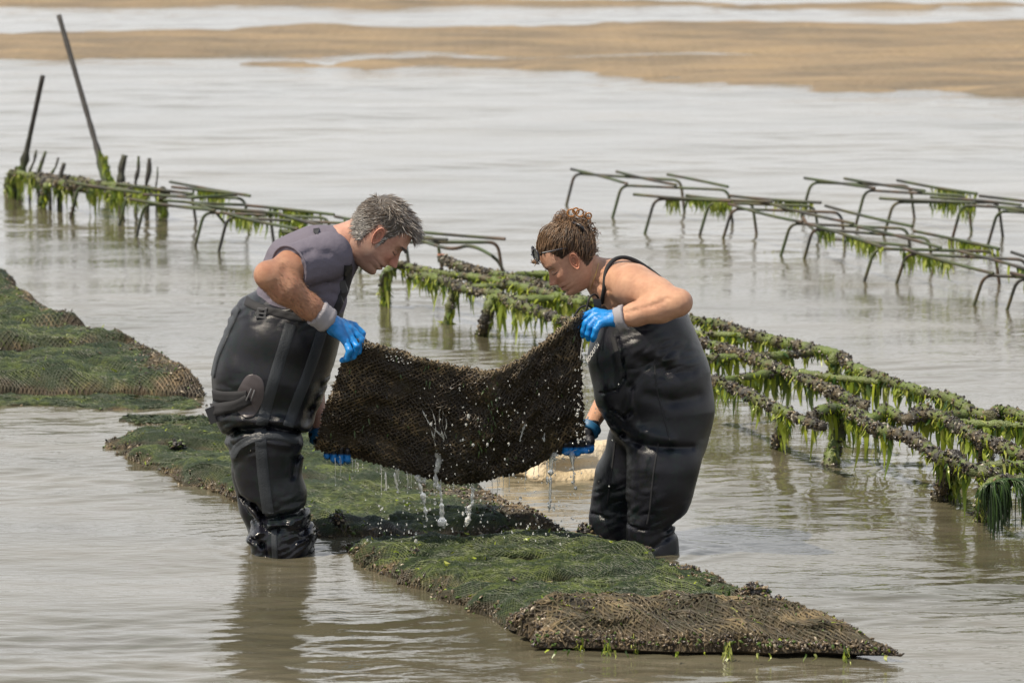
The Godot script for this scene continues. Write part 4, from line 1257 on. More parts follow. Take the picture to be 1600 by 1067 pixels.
class Field:
	var prims := []
	var cuts := []
	var wob := 0.0
	var wob_f := 8.0
	var wrinkle := 0.0
	var noise: FastNoiseLite

	func cap(a: Vector3, b: Vector3, ra: float, rb: float, k := 0.03, zs := 1.0, clip = null):
		prims.append([a, b, ra, rb, k, zs, clip])

	func chain(pts: Array, rads: Array, k := 0.03, zs := 1.0):
		for j in pts.size() - 1:
			cap(pts[j], pts[j + 1], rads[j], rads[j + 1], k, zs)

	func crease(pts: Array, w: float, depth: float):
		# a fold along a line in x and y, on the camera's side and behind alike; a negative depth makes a ridge
		for j in pts.size() - 1:
			cuts.append([pts[j].x, pts[j].y, pts[j + 1].x, pts[j + 1].y, w, depth])

	static func one(q: Array, p: Vector3) -> float:
		var s: float = 1.0 / q[5]
		var pa: Vector3 = p - q[0]
		var ba: Vector3 = q[1] - q[0]
		pa.z *= s
		ba.z *= s
		var t := clampf(pa.dot(ba) / maxf(ba.length_squared(), 1e-9), 0.0, 1.0)
		var d := (pa - ba * t).length() - lerpf(q[2], q[3], t)
		if q[6] != null:
			d = maxf(d, (p - q[6][0]).dot(q[6][1]))
		return d

	func trim(d: float, p: Vector3) -> float:
		for c in cuts:
			var ex: float = c[2] - c[0]
			var ey: float = c[3] - c[1]
			var dx: float = p.x - c[0]
			var dy: float = p.y - c[1]
			var t := clampf((dx * ex + dy * ey) / (ex * ex + ey * ey + 1e-9), 0.0, 1.0)
			var qx := dx - ex * t
			var qy := dy - ey * t
			var r2: float = (qx * qx + qy * qy) / (c[4] * c[4])
			if r2 < 5.0:
				var w := exp(-r2)
				d += c[5] * w
		if wob != 0.0:
			d += wob * noise.get_noise_3d(p.x * wob_f, p.y * wob_f, p.z * wob_f)
		if wrinkle != 0.0:
			var m := maxf(0.0, noise.get_noise_3d(p.x * 3.0 + 9.0, p.y * 4.0, p.z * 3.0) + 0.15)
			var a := noise.get_noise_3d(p.x * 7.0 + p.y * 9.0, p.y * 24.0 - p.x * 10.0, p.z * 6.0)
			d += wrinkle * m * (1.0 - 2.0 * absf(a))
		return d

	func d(p: Vector3) -> float:
		var m := 1.0
		for q in prims:
			var e := one(q, p)
			var h: float = maxf(q[4] - absf(m - e), 0.0) / q[4]
			m = minf(m, e) - h * h * q[4] * 0.25
		if m < 0.06:
			m = trim(m, p)
		return m

	func grad(p: Vector3) -> Vector3:
		var e := 0.003
		return Vector3(d(p + Vector3(e, 0, 0)) - d(p - Vector3(e, 0, 0)), d(p + Vector3(0, e, 0)) - d(p - Vector3(0, e, 0)), d(p + Vector3(0, 0, e)) - d(p - Vector3(0, 0, e))).normalized()

	func hit(x: float, y: float, z0 := 0.6):
		var z := z0
		for k in 60:
			var e := d(Vector3(x, y, z))
			if e < 0.0006:
				return Vector3(x, y, z)
			z -= maxf(e * 0.8, 0.0006)
			if z < -0.7:
				return null
		return Vector3(x, y, z)

	func mesh(mb, cell: float, col: Callable):
		var lo := Vector3(9, 9, 9)
		var hi := -lo
		for q in prims:
			var r: float = maxf(q[2], q[3]) * maxf(1.0, q[5]) + 3.0 * cell + 0.012
			for e in [q[0], q[1]]:
				lo = lo.min(e - Vector3(r, r, r))
				hi = hi.max(e + Vector3(r, r, r))
		var nx := int((hi.x - lo.x) / cell) + 2
		var ny := int((hi.y - lo.y) / cell) + 2
		var nz := int((hi.z - lo.z) / cell) + 2
		var g := PackedFloat32Array()
		g.resize(nx * ny * nz)
		g.fill(1.0)
		for q in prims:
			var ra: float = q[2]
			var rb: float = q[3]
			var k: float = q[4]
			var s: float = 1.0 / q[5]
			var reach: float = maxf(ra, rb) * maxf(1.0, q[5]) + k + 2.5 * cell
			var a: Vector3 = q[0]
			var b: Vector3 = q[1]
			var l: Vector3 = a.min(b) - Vector3(reach, reach, reach) - lo
			var u: Vector3 = a.max(b) + Vector3(reach, reach, reach) - lo
			var ba := b - a
			ba.z *= s
			var inv := 1.0 / maxf(ba.length_squared(), 1e-9)
			var has: bool = q[6] != null
			var cp: Vector3 = q[6][0] if has else Vector3.ZERO
			var cn: Vector3 = q[6][1] if has else Vector3.ZERO
			for iz in range(maxi(0, int(l.z / cell)), mini(nz, int(u.z / cell) + 2)):
				for iy in range(maxi(0, int(l.y / cell)), mini(ny, int(u.y / cell) + 2)):
					var row := (iz * ny + iy) * nx
					for ix in range(maxi(0, int(l.x / cell)), mini(nx, int(u.x / cell) + 2)):
						var p := lo + Vector3(ix, iy, iz) * cell
						var pa := p - a
						pa.z *= s
						var t := clampf(pa.dot(ba) * inv, 0.0, 1.0)
						var e := (pa - ba * t).length() - ra - (rb - ra) * t
						if has:
							e = maxf(e, (p - cp).dot(cn))
						var m := g[row + ix]
						var h := maxf(k - absf(m - e), 0.0) / k
						g[row + ix] = minf(m, e) - h * h * k * 0.25
		if cuts.size() or wob != 0.0:
			for iz in nz:
				for iy in ny:
					var row := (iz * ny + iy) * nx
					for ix in nx:
						if absf(g[row + ix]) < 0.05:
							g[row + ix] = trim(g[row + ix], lo + Vector3(ix, iy, iz) * cell)
		var ids := {}
		var far := cell * 5.0
		var sy := nx
		var sz := nx * ny
		for iz in nz - 1:
			for iy in ny - 1:
				var row := (iz * ny + iy) * nx
				for ix in nx - 1:
					var q := row + ix
					if absf(g[q]) > far:
						continue
					var c := [g[q], g[q + 1], g[q + sy], g[q + sy + 1], g[q + sz], g[q + sz + 1], g[q + sz + sy], g[q + sz + sy + 1]]
					var neg := 0
					for e in c:
						if e < 0.0:
							neg += 1
					if neg == 0 or neg == 8:
						continue
					var sum := Vector3.ZERO
					var cnt := 0
					for e in EDGES:
						var f0: float = c[e[0]]
						var f1: float = c[e[1]]
						if (f0 < 0.0) != (f1 < 0.0):
							var t := f0 / (f0 - f1)
							sum += CORNER[e[0]].lerp(CORNER[e[1]], t)
							cnt += 1
					var p := lo + (Vector3(ix, iy, iz) + sum / cnt) * cell
					var id: int = mb.vert(p, col.call(p))
					mb.n[id] = Vector3(c[1] + c[3] + c[5] + c[7] - c[0] - c[2] - c[4] - c[6], c[2] + c[3] + c[6] + c[7] - c[0] - c[1] - c[4] - c[5], c[4] + c[5] + c[6] + c[7] - c[0] - c[1] - c[2] - c[3]).normalized()
					ids[q] = id
		for q in ids:
			var s0 := g[q] < 0.0
			for ax in 3:
				var st: int = [1, sy, sz][ax]
				var s1 := g[q + st] < 0.0
				if s0 == s1:
					continue
				var o1: int = [sy, sz, 1][ax]
				var o2: int = [sz, 1, sy][ax]
				if not (ids.has(q - o1 - o2) and ids.has(q - o2) and ids.has(q - o1)):
					continue
				var A: int = ids[q - o1 - o2]
				var B: int = ids[q - o2]
				var C: int = ids[q]
				var D: int = ids[q - o1]
				if s0:
					mb.quad(A, D, C, B)
				else:
					mb.quad(A, B, C, D)

	const CORNER := [Vector3(0, 0, 0), Vector3(1, 0, 0), Vector3(0, 1, 0), Vector3(1, 1, 0), Vector3(0, 0, 1), Vector3(1, 0, 1), Vector3(0, 1, 1), Vector3(1, 1, 1)]
	const EDGES := [[0, 1], [2, 3], [4, 5], [6, 7], [0, 2], [1, 3], [4, 6], [5, 7], [0, 4], [1, 5], [2, 6], [3, 7]]


func field() -> Field:
	var f := Field.new()
	f.noise = noise
	return f


func split_at(mb: MB, y: float) -> Array:
	# the same surface as two meshes, above and below a height
	var out := []
	for low in 2:
		var part := MB.new()
		part.v = mb.v.duplicate()
		part.n = mb.n.duplicate()
		part.c = mb.c.duplicate()
		for k in range(0, mb.i.size(), 3):
			if (mb.v[mb.i[k]].y < y) == (low == 1):
				part.tri(mb.i[k], mb.i[k + 1], mb.i[k + 2])
		out.append(part)
	return out


func strip(mb: MB, f: Field, pts: Array, width: float, off: float, col := Color(1, 1, 1), z0 := 0.6, oval := false):
	# a band that lies on the body: edges tucked in, top standing off
	var line := spline(pts, 0.006 if oval else 0.012)
	var rows := []
	for k in line.size():
		var t: Vector3 = line[mini(k + 1, line.size() - 1)] - line[maxi(k - 1, 0)]
		t.z = 0
		t = t.normalized()
		var side := Vector3(-t.y, t.x, 0)
		var row := []
		for j in 6:
			var s: float = [-0.5, -0.47, -0.16, 0.16, 0.47, 0.5][j]
			if oval:
				s *= sqrt(maxf(0.02, 1.0 - pow(2.0 * k / (line.size() - 1) - 1.0, 2.0)))
			var q: Vector3 = line[k] + side * width * s
			var h = f.hit(q.x, q.y, z0)
			if h == null:
				row = []
				break
			row.append(h + f.grad(h) * (off if j in [1, 2, 3, 4] else -0.002))
		if row.size():
			rows.append(row)
	var from := mb.i.size()
	var first := mb.v.size()
	for row in rows:
		for p in row:
			mb.vert(p, col)
	for k in rows.size() - 1:
		for j in 5:
			var q := first + k * 6 + j
			mb.quad(q, q + 1, q + 7, q + 6)
	mb.smooth(from)
	# the outside faces the camera's side
	if rows.size() > 1:
		var away := mb.n[first + 2]
		if away.dot(f.grad(rows[0][2])) < 0.0:
			for k in range(first, mb.v.size()):
				mb.n[k] = -mb.n[k]


func curve(t: Array, y: float) -> float:
	# smooth interpolation of [y, value] pairs listed from high y to low y
	if y >= t[0][0]:
		return t[0][1]
	for k in t.size() - 1:
		if y >= t[k + 1][0]:
			var a: float = t[k][0]
			var b: float = t[k + 1][0]
			var m0: float = t[maxi(k - 1, 0)][1]
			var m1: float = t[mini(k + 2, t.size() - 1)][1]
			var p0: float = t[maxi(k - 1, 0)][0]
			var p1: float = t[mini(k + 2, t.size() - 1)][0]
			if k == 0:
				p0 = a + (a - b)
			if k + 2 > t.size() - 1:
				p1 = b - (a - b)
			return cubic_interpolate_in_time(t[k][1], t[k + 1][1], m0, m1, (y - a) / (b - a), b - a, p0 - a, p1 - a)
	return t[-1][1]


func head_point(h: Dictionary, y: float, a: float) -> Vector3:
	# a point of the head's skin: a = 0 faces forward (x), z to the side; metres from the ear line
	var c := cos(a)
	var s := sin(a)
	var xc := lerpf(-0.02, 0.0, smoothstep(0.05, -0.06, y))
	var w := curve(h.w, y)
	var n := 2.25
	var z := w * signf(s) * pow(absf(s), 2.0 / n)
	var x := xc
	if c > 0.0:
		x += (curve(h.xf, y) - xc) * pow(c, 2.0 / n)
		var front := smoothstep(0.05, 0.35, c)
		x += curve(h.nose, y) * exp(-pow(z / curve(h.nw, y), 2.0)) * front
		var az := absf(z)
		x -= 0.011 * exp(-pow((y - 0.020) / 0.012, 2.0) - pow((az - 0.032) / 0.015, 2.0)) * front
		x += 0.0085 * exp(-pow((y - 0.0135) / 0.0085, 2.0) - pow((az - 0.033) / 0.013, 2.0)) * front
		x += h.brow * exp(-pow((y - 0.041) / 0.008, 2.0) - pow((az - 0.03) / 0.02, 2.0)) * front
		x += 0.006 * exp(-pow((y + 0.012) / 0.016, 2.0) - pow((az - 0.045) / 0.016, 2.0))
		x += 0.010 * exp(-pow((y + 0.026) / 0.008, 2.0) - pow((az - 0.0145) / 0.007, 2.0)) * front
		x -= 0.005 * exp(-pow((y + 0.0525) / 0.006, 2.0) - pow((az - 0.027) / 0.007, 2.0)) * front
		var fold := absf((az - 0.021) - (-0.028 - y) * 0.45)
		if y < -0.022 and y > -0.062:
			x -= h.fold * exp(-pow(fold / 0.004, 2.0)) * front
		# crow's feet
		if h.lines > 0.0 and az > 0.045 and az < 0.066:
			x -= h.lines * (0.5 + 0.5 * sin((y - 0.015 + (az - 0.05) * 0.3) * 900.0)) * exp(-pow((y - 0.015) / 0.012, 2.0))
	else:
		x -= (xc - curve(h.xb, y)) * pow(-c, 2.0 / n)
	return Vector3(x, y, z)


func add_head(mb: MB, tr: Transform3D, h: Dictionary, col: Callable):
	var ny := 150
	var na := 120
	var from := mb.i.size()
	var first := mb.v.size()
	for j in ny + 1:
		var y := lerpf(0.136, -0.114, float(j) / ny)
		for k in na:
			var a := TAU * k / na
			var p := head_point(h, y, a)
			mb.vert(tr * p, col.call(p))
	for j in ny:
		for k in na:
			var q := first + j * na + k
			var q2 := first + j * na + (k + 1) % na
			mb.quad(q, q2, q2 + na, q + na)
	mb.smooth(from)
	# ears
	for side in [1.0, -1.0]:
		from = mb.i.size()
		first = mb.v.size()
		var nr := 9
		var ne := 28
		for j in nr + 1:
			var r := [0.0, 0.2, 0.38, 0.52, 0.64, 0.76, 0.88, 0.97, 1.04, 1.0][j] as float
			var up: float = [-0.010, -0.008, -0.004, 0.005, 0.002, 0.000, 0.007, 0.0085, 0.003, -0.016][j]
			for k in ne:
				var a := TAU * k / ne
				var wide := 0.0165 * (1.0 - 0.22 * smoothstep(0.0, -1.0, sin(a)))
				var ex := -0.006 + cos(a) * wide * r - sin(a) * 0.006 * r
				var ey := 0.004 + sin(a) * 0.030 * r
				var rim: float = up * (1.0 if cos(a) < 0.55 or j < 4 else 0.45) * h.ear
				var p := Vector3(ex, ey, side * (0.0755 + rim + 0.009 * maxf(0.0, -cos(a)) * r))
				var e: Color = col.call(Vector3(0.0, -0.02, 0.07))
				mb.vert(tr * p, Color(e.r * (1.06 if j > 2 else 0.7), e.g * (0.86 if j > 2 else 0.5), e.b * (0.82 if j > 2 else 0.45)))
		for j in nr:
			for k in ne:
				var q := first + j * ne + k
				var q2 := first + j * ne + (k + 1) % ne
				if side > 0.0:
					mb.quad(q, q + ne, q2 + ne, q2)
				else:
					mb.quad(q, q2, q2 + ne, q + ne)
		mb.smooth(from)


func lock(mb: MB, pts: Array, r: float, col: Color):
	# a lock of hair: three-sided, pointed
	var rad := []
	var n := pts.size()
	var cs := []
	for k in n:
		var t := float(k) / (n - 1)
		rad.append(maxf(r * (1.0 - t * t) + 0.0002, 0.0003))
		cs.append(shade(col, 0.8 + 0.35 * t))
	mb.tube(pts, rad, 3, cs)


func glove(person: Node3D, label: String, wrist: Vector3, arm: Vector3, chains: Array, thumb: Array, col: Callable, cuff_r: float, cuff_len: float, cuff_mat: Material):
	var f := field()
	for c in chains:
		f.cap(wrist + (c[0] - wrist) * 0.12, c[0], 0.0215, 0.0135, 0.014)
	f.cap(wrist - (chains[1][0] - wrist).normalized() * 0.02, wrist + (chains[1][0] - wrist) * 0.2, 0.027, 0.024, 0.014)
	for c in chains:
		f.chain(c, [0.0128, 0.0115, 0.0108, 0.0092], 0.004)
	f.chain(thumb, [0.018, 0.0135, 0.011], 0.006)
	f.wob = 0.0012
	f.wob_f = 55.0
	var mb := MB.new()
	f.mesh(mb, 0.0036, col)
	var o := put("glove", mb.done(), M.glove, person)
	if label:
		o.set_meta("label", label)
	# rolled knitted cuff
	mb = MB.new()
	var way := (arm - wrist).normalized()
	var a := wrist - way * 0.012
	var pts := []
	var rad := []
	for k in 12:
		var t := k / 11.0
		pts.append(a + way * cuff_len * t)
		rad.append(cuff_r * [0.90, 1.0, 1.04, 1.05, 1.03, 1.04, 1.06, 1.07, 1.09, 1.12, 1.10, 0.98][k])
	mb.tube(pts, rad, 24, Color(1, 1, 1))
	for k in mb.v.size():
		mb.v[k] += mb.n[k].normalized() * 0.0035 * n3(mb.v[k], 45.0)
	put("cuff", mb.done(), cuff_mat, o)


func skin_tone(base: Color, p: Vector3, amount := 1.0) -> Color:
	var k := n3(p, 16.0) * 0.20 + n3(p, 60.0) * 0.14 + n3(p, 170.0) * 0.10
	return Color(base.r * (1.0 + k * 0.7 * amount), base.g * (1.0 + k * amount), base.b * (1.0 + k * amount))


# ---------------------------------------------------------------- the man

func build_man():
	rng.seed = 707
	var body := field()
	var S := Vector3(-0.638, 1.025, 0.09)
	var E := Vector3(-0.813, 0.989, 0.3)
	var W := Vector3(-0.622, 0.829, 0.23)
	var S2 := Vector3(-0.62, 0.976, -0.28)
	var E2 := Vector3(-0.718, 0.653, -0.36)
	var W2 := Vector3(-0.669, 0.397, -0.16)
	# neck, trunk, arms and legs; most of it inside the clothes
	body.chain([Vector3(-0.629, 1.015, -0.08), Vector3(-0.572, 1.05, -0.08), Vector3(-0.511, 1.086, -0.07)], [0.068, 0.064, 0.064], 0.03)
	body.chain([Vector3(-0.656, 0.988, -0.08), Vector3(-0.733, 0.834, -0.08), Vector3(-0.823, 0.569, -0.08), Vector3(-0.856, 0.48, -0.08)], [0.11, 0.12, 0.12, 0.11], 0.05, 1.15)
	body.chain([S, S.lerp(E, 0.55), E], [0.060, 0.058, 0.043], 0.03)
	body.cap(E + (E - W).normalized() * 0.012, E, 0.027, 0.036, 0.02)
	body.chain([E, E.lerp(W, 0.28), E.lerp(W, 0.7), W], [0.043, 0.053, 0.040, 0.031], 0.025)
	body.chain([S2, E2], [0.055, 0.044], 0.03)
	body.chain([E2, E2.lerp(W2, 0.3), W2], [0.044, 0.048, 0.030], 0.025)
	body.chain([Vector3(-0.841, 0.47, 0), Vector3(-0.821, 0.226, 0), Vector3(-0.79, -0.04, 0)], [0.07, 0.05, 0.04], 0.03)
	body.chain([Vector3(-0.861, 0.446, -0.16), Vector3(-0.854, 0.193, -0.2), Vector3(-0.822, -0.077, -0.2)], [0.07, 0.05, 0.04], 0.03)
	# tendons and folds of the neck
	body.crease([Vector3(-0.522, 1.074, 0), Vector3(-0.515, 1.019, 0), Vector3(-0.527, 0.964, 0)], 0.006, 0.005)
	body.crease([Vector3(-0.493, 1.067, 0), Vector3(-0.498, 1.019, 0)], 0.005, 0.004)
	var tan_skin := Color(0.41, 0.20, 0.118)
	var neck_skin := Color(0.53, 0.28, 0.20)
	var col := func(p: Vector3) -> Color:
		var arm := smoothstep(0.03, 0.08, p.z)
		var c := neck_skin.lerp(tan_skin, clampf(arm + (1.0 if p.y < 0.95 else 0.0), 0, 1))
		return skin_tone(c, p)
	var mb := MB.new()
	body.mesh(mb, 0.0085, col)
	var phi := deg_to_rad(50.0)
	var X := Vector3(cos(phi), -sin(phi), 0).rotated(Vector3.UP, 0.07)
	var Y := Vector3(sin(phi), cos(phi), 0).rotated(Vector3.UP, 0.07)
	var s := 1.05
	var tr := Transform3D(Basis(X * s, Y * s, X.cross(Y) * s), Vector3(-0.46, 1.083, -0.055))
	var h := {
		"xf": [[0.136, -0.015], [0.130, 0.018], [0.117, 0.046], [0.098, 0.069], [0.072, 0.084], [0.052, 0.090], [0.040, 0.094], [0.028, 0.089], [0.015, 0.087], [-0.005, 0.088], [-0.025, 0.090], [-0.034, 0.091], [-0.042, 0.095], [-0.048, 0.0955], [-0.0525, 0.0905], [-0.058, 0.094], [-0.064, 0.092], [-0.072, 0.085], [-0.082, 0.090], [-0.092, 0.089], [-0.101, 0.076], [-0.109, 0.045], [-0.114, 0.0]],
		"nose": [[0.036, 0.0], [0.024, 0.004], [0.012, 0.012], [0.0, 0.020], [-0.010, 0.026], [-0.018, 0.031], [-0.025, 0.028], [-0.031, 0.013], [-0.037, 0.002], [-0.045, 0.0]],
		"nw": [[0.03, 0.012], [0.01, 0.011], [-0.01, 0.013], [-0.02, 0.016], [-0.03, 0.017]],
		"xb": [[0.136, -0.015], [0.130, -0.048], [0.117, -0.072], [0.09, -0.093], [0.06, -0.102], [0.03, -0.103], [0.0, -0.096], [-0.03, -0.082], [-0.06, -0.068], [-0.085, -0.06], [-0.114, -0.05]],
		"w": [[0.136, 0.0], [0.132, 0.026], [0.122, 0.045], [0.105, 0.061], [0.08, 0.072], [0.055, 0.076], [0.03, 0.077], [0.0, 0.074], [-0.02, 0.071], [-0.04, 0.067], [-0.06, 0.062], [-0.08, 0.054], [-0.095, 0.045], [-0.106, 0.034], [-0.114, 0.02]],
		"brow": 0.006, "fold": 0.0035, "lines": 0.0008, "ear": 1.0,
	}
	var is_hair := func(p: Vector3) -> bool:
		if p.x > 0.045:
			return p.y > 0.080 + absf(p.z) * 0.15
		if p.x > 0.024:
			return p.y > 0.022 + (p.x - 0.024) * 2.8
		if p.x > 0.008:
			return p.y > -0.012
		if p.x > -0.030:
			return p.y > 0.038
		return p.y > -0.052
	var face := func(p: Vector3) -> Color:
		if is_hair.call(p):
			return Color(0.10, 0.085, 0.07)
		var c := Color(0.54, 0.295, 0.215)
		c = c.lerp(Color(0.52, 0.19, 0.135), 0.6 * exp(-pow((p.y + 0.015) / 0.02, 2.0)) * smoothstep(0.03, 0.08, p.x))
		# shaved beard
		var beard := smoothstep(-0.035, -0.055, p.y) * 0.30
		c = c.lerp(Color(0.27, 0.20, 0.17), beard)
		var lip := exp(-pow((p.y + 0.053) / 0.006, 2.0) * 1.4) * smoothstep(0.030, 0.018, absf(p.z)) * smoothstep(0.05, 0.07, p.x)
		c = c.lerp(Color(0.33, 0.11, 0.09), 0.6 * lip)
		if absf(p.y + 0.0527) < 0.0014 and absf(p.z) < 0.027 and p.x > 0.05:
			c = shade(c, 0.45)
		var az := absf(p.z)
		if p.x > 0.04 and az > 0.018 and az < 0.050:
			var lash := 0.004 + pow(az - 0.034, 2.0) * 9.0
			if absf(p.y - lash) < 0.0017:
				c = Color(0.05, 0.03, 0.025)
			elif absf(p.y - lash - 0.014 + pow(az - 0.034, 2.0) * 16.0) < 0.0012:
				c = shade(c, 0.6)
		return skin_tone(c, p, 0.9)
	add_head(mb, tr, h, face)
	var person := put("person", mb.done(), M.skin)
	tag(person, "man with tousled grey hair, grey shirt and black chest waders gripping the bag", "person")
	# fine dark hair on the near forearm
	mb = MB.new()
	for k in 650:
		var u := rnd(0.0, 0.95)
		var a := rnd(-2.2, 2.2)
		var axis := (W - E).normalized()
		var e1 := axis.cross(Vector3(0, 0.3, 1)).normalized()
		var e2 := e1.cross(axis)
		var c := E.lerp(W, u)
		var out := (e1 * sin(a) + e2 * cos(a)).normalized()
		var r := 0.02
		while r < 0.075 and body.d(c + out * r) < 0.0:
			r += 0.002
		var root := c + out * (r - 0.001)
		var way := (axis * 0.8 + out * 0.35 + Vector3(rnd(-1, 1), rnd(-1, 1) - 0.4, rnd(-1, 1)) * 0.5).normalized()
		lock(mb, [root, root + way * 0.007, root + way * 0.012 - out * 0.002], 0.0003, Color(0.25, 0.145, 0.085))
	put("arm_hair", mb.done(), M.hair, person).set_meta("kind", "stuff")
	# hair
	mb = MB.new()
	var tries := 0
	var made := 0
	while made < 3600 and tries < 18000:
		tries += 1
		var y := rnd(-0.055, 0.1355)
		var a := rnd(0, TAU)
		var p := head_point(h, y, a)
		var ok: bool = is_hair.call(p)
		if not ok:
			continue
		if rng.randf() > curve(h.w, y) / 0.07 and y > 0.11:
			continue
		made += 1
		var n := (p - Vector3(-0.01, 0.035, 0)).normalized()
		var top := smoothstep(0.05, 0.10, p.y)
		var fringe := top * smoothstep(0.0, 0.06, p.x)
		var way := n * (0.22 + 0.16 * top) + Vector3(0.8 * top - 0.62 * (1.0 - top), -0.75 * (1.0 - top) + 0.10 * fringe, 0) + Vector3(rnd(-1, 1), rnd(-1, 1), rnd(-1, 1)) * 0.36
		way = way.normalized()
		var reach := lerpf(0.016, 0.028, top) * rnd(0.7, 1.25) + 0.014 * fringe
		var pts := []
		var bend := Vector3(0.1, -0.35 + 0.1 * top, rnd(-0.4, 0.4))
		for k in 4:
			var t := k / 3.0
			pts.append(tr * (p - n * 0.002 + way * reach * t + bend * reach * t * t * 0.5))
		var grey := clampf(0.25 + 0.55 * smoothstep(0.05, -0.02, p.y) + 0.35 * smoothstep(-0.02, 0.03, p.x) * smoothstep(0.09, 0.0, p.y) + rng.randfn(0, 0.22), 0, 1)
		lock(mb, pts, rnd(0.0010, 0.0019), Color(0.115, 0.082, 0.056).lerp(Color(0.50, 0.48, 0.45), grey))
	put("hair", mb.done(), M.hair, person)
	for side in [-1.0, 1.0]:
		mb = MB.new()
		for k in 60:
			var z: float = side * rnd(0.014, 0.050)
			var a: float = asin(clampf(absf(z) / 0.078, 0, 1)) * side
			var p := head_point(h, 0.040 - pow(absf(z) - 0.03, 2.0) * 6.0 + rnd(-0.003, 0.003), a)
			lock(mb, [tr * p, tr * (p + Vector3(0.004, -0.001, side * 0.003)), tr * (p + Vector3(0.006, -0.005, side * 0.007))], 0.0011, Color(0.10, 0.08, 0.065))
		put("eyebrow", mb.done(), M.hair, person)
	# shirt
	var shirt := field()
	shirt.cap(Vector3(-0.736, 0.83, -0.08), Vector3(-0.693, 0.955, -0.08), 0.158, 0.146, 0.04, 1.12)
	shirt.cap(Vector3(-0.695, 0.955, -0.08), Vector3(-0.649, 1.006, -0.08), 0.150, 0.098, 0.05, 1.35)
	shirt.cap(Vector3(-0.649, 1.006, -0.08), Vector3(-0.586, 1.032, -0.08), 0.098, 0.077, 0.04, 1.05, [Vector3(-0.566, 1.048, -0.08), (Vector3(-0.542, 1.061, -0.08) - Vector3(-0.612, 1.015, -0.08)).normalized()])
	var hem := S.lerp(E, 0.62)
	shirt.cap(S + (S - E) * 0.1, E, 0.082, 0.077, 0.035, 1.0, [hem, (E - S).normalized()])
	shirt.cap(S2, S2.lerp(E2, 0.5), 0.085, 0.075, 0.04)
	for q in [[[Vector3(-0.739, 1.037, 0), Vector3(-0.674, 1.059, 0), Vector3(-0.62, 1.05, 0), Vector3(-0.583, 1.019, 0)], 0.012, 0.004], [[Vector3(-0.67, 0.927, 0), Vector3(-0.631, 0.94, 0), Vector3(-0.566, 0.923, 0)], 0.010, 0.005], [[Vector3(-0.686, 0.899, 0), Vector3(-0.61, 0.899, 0), Vector3(-0.553, 0.866, 0)], 0.008, 0.005], [[Vector3(-0.882, 0.883, 0), Vector3(-0.866, 0.91, 0), Vector3(-0.862, 0.936, 0)], 0.008, 0.005]]:
		shirt.crease(q[0], q[1], q[2])
	shirt.wrinkle = 0.0045
	shirt.wob = 0.0015
	shirt.wob_f = 14.0
	mb = MB.new()
	var white := func(_p) -> Color: return Color(1, 1, 1)
	shirt.mesh(mb, 0.008, white)
	put("shirt", mb.done(), M.shirt, person)
	# sleeve hem
	mb = MB.new()
	var around := []
	var h1 := (E - S).normalized()
	var h2 := h1.cross(Vector3.UP).normalized()
	var h3 := h1.cross(h2)
	for k in 33:
		var a := TAU * k / 32.0
		around.append(hem + h2 * cos(a) * 0.0775 + h3 * sin(a) * 0.0775)
	mb.tube(around, 0.0042, 6, Color(1, 1, 1))
	put("sleeve_hem", mb.done(), M.shirt, person)
	# collar
	mb = MB.new()
	var ring := []
	var cn := (Vector3(-0.542, 1.061, -0.08) - Vector3(-0.612, 1.015, -0.08)).normalized()
	var cs := cn.cross(Vector3.BACK).normalized()
	for k in 33:
		var a := TAU * k / 32.0
		ring.append(Vector3(-0.568, 1.045, -0.08) + cs * cos(a) * 0.073 + Vector3(0, 0, sin(a)) * 0.076)
	mb.tube(ring, 0.007, 6, Color(1, 1, 1))
	put("collar", mb.done(), M.shirt, person)
	# chest waders
	var wd := field()
	var bib := [Vector3(-0.758, 0.848, 0), (Vector3(-0.762, 0.866, 0) - Vector3(-0.756, 0.844, 0) + Vector3(0.006, 0.02, 0)).normalized()]
	wd.cap(Vector3(-0.867, 0.475, -0.08), Vector3(-0.829, 0.613, -0.08), 0.163, 0.188, 0.05, 1.1)
	wd.cap(Vector3(-0.829, 0.613, -0.08), Vector3(-0.782, 0.741, -0.08), 0.188, 0.177, 0.05, 1.1)
	wd.cap(Vector3(-0.782, 0.741, -0.08), Vector3(-0.731, 0.856, -0.08), 0.177, 0.160, 0.05, 1.1, bib)
	wd.cap(Vector3(-0.723, 0.66, -0.06), Vector3(-0.705, 0.453, -0.04), 0.085, 0.020, 0.06)
	wd.chain([Vector3(-0.831, 0.428, -0.01), Vector3(-0.835, 0.348, 0), Vector3(-0.838, 0.271, 0)], [0.133, 0.115, 0.104], 0.04)
	wd.chain([Vector3(-0.838, 0.271, 0), Vector3(-0.812, 0.2, 0), Vector3(-0.802, 0.137, 0)], [0.104, 0.101, 0.098], 0.03)
	wd.chain([Vector3(-0.789, 0.102, 0), Vector3(-0.787, 0.044, 0), Vector3(-0.785, -0.029, 0), Vector3(-0.781, -0.107, 0)], [0.108, 0.114, 0.100, 0.095], 0.02)
	wd.chain([Vector3(-0.862, 0.404, -0.17), Vector3(-0.869, 0.238, -0.2), Vector3(-0.852, 0.126, -0.2), Vector3(-0.826, 0.058, -0.2), Vector3(-0.818, -0.077, -0.2)], [0.13, 0.098, 0.086, 0.088, 0.08], 0.03)
	wd.crease([Vector3(-1.036, 0.448, 0), Vector3(-0.995, 0.386, 0), Vector3(-0.935, 0.43, 0), Vector3(-0.83, 0.448, 0), Vector3(-0.739, 0.425, 0), Vector3(-0.695, 0.381, 0)], 0.011, 0.024)
	wd.crease([Vector3(-1.016, 0.465, 0), Vector3(-0.918, 0.47, 0), Vector3(-0.786, 0.47, 0), Vector3(-0.704, 0.439, 0)], 0.016, -0.008)
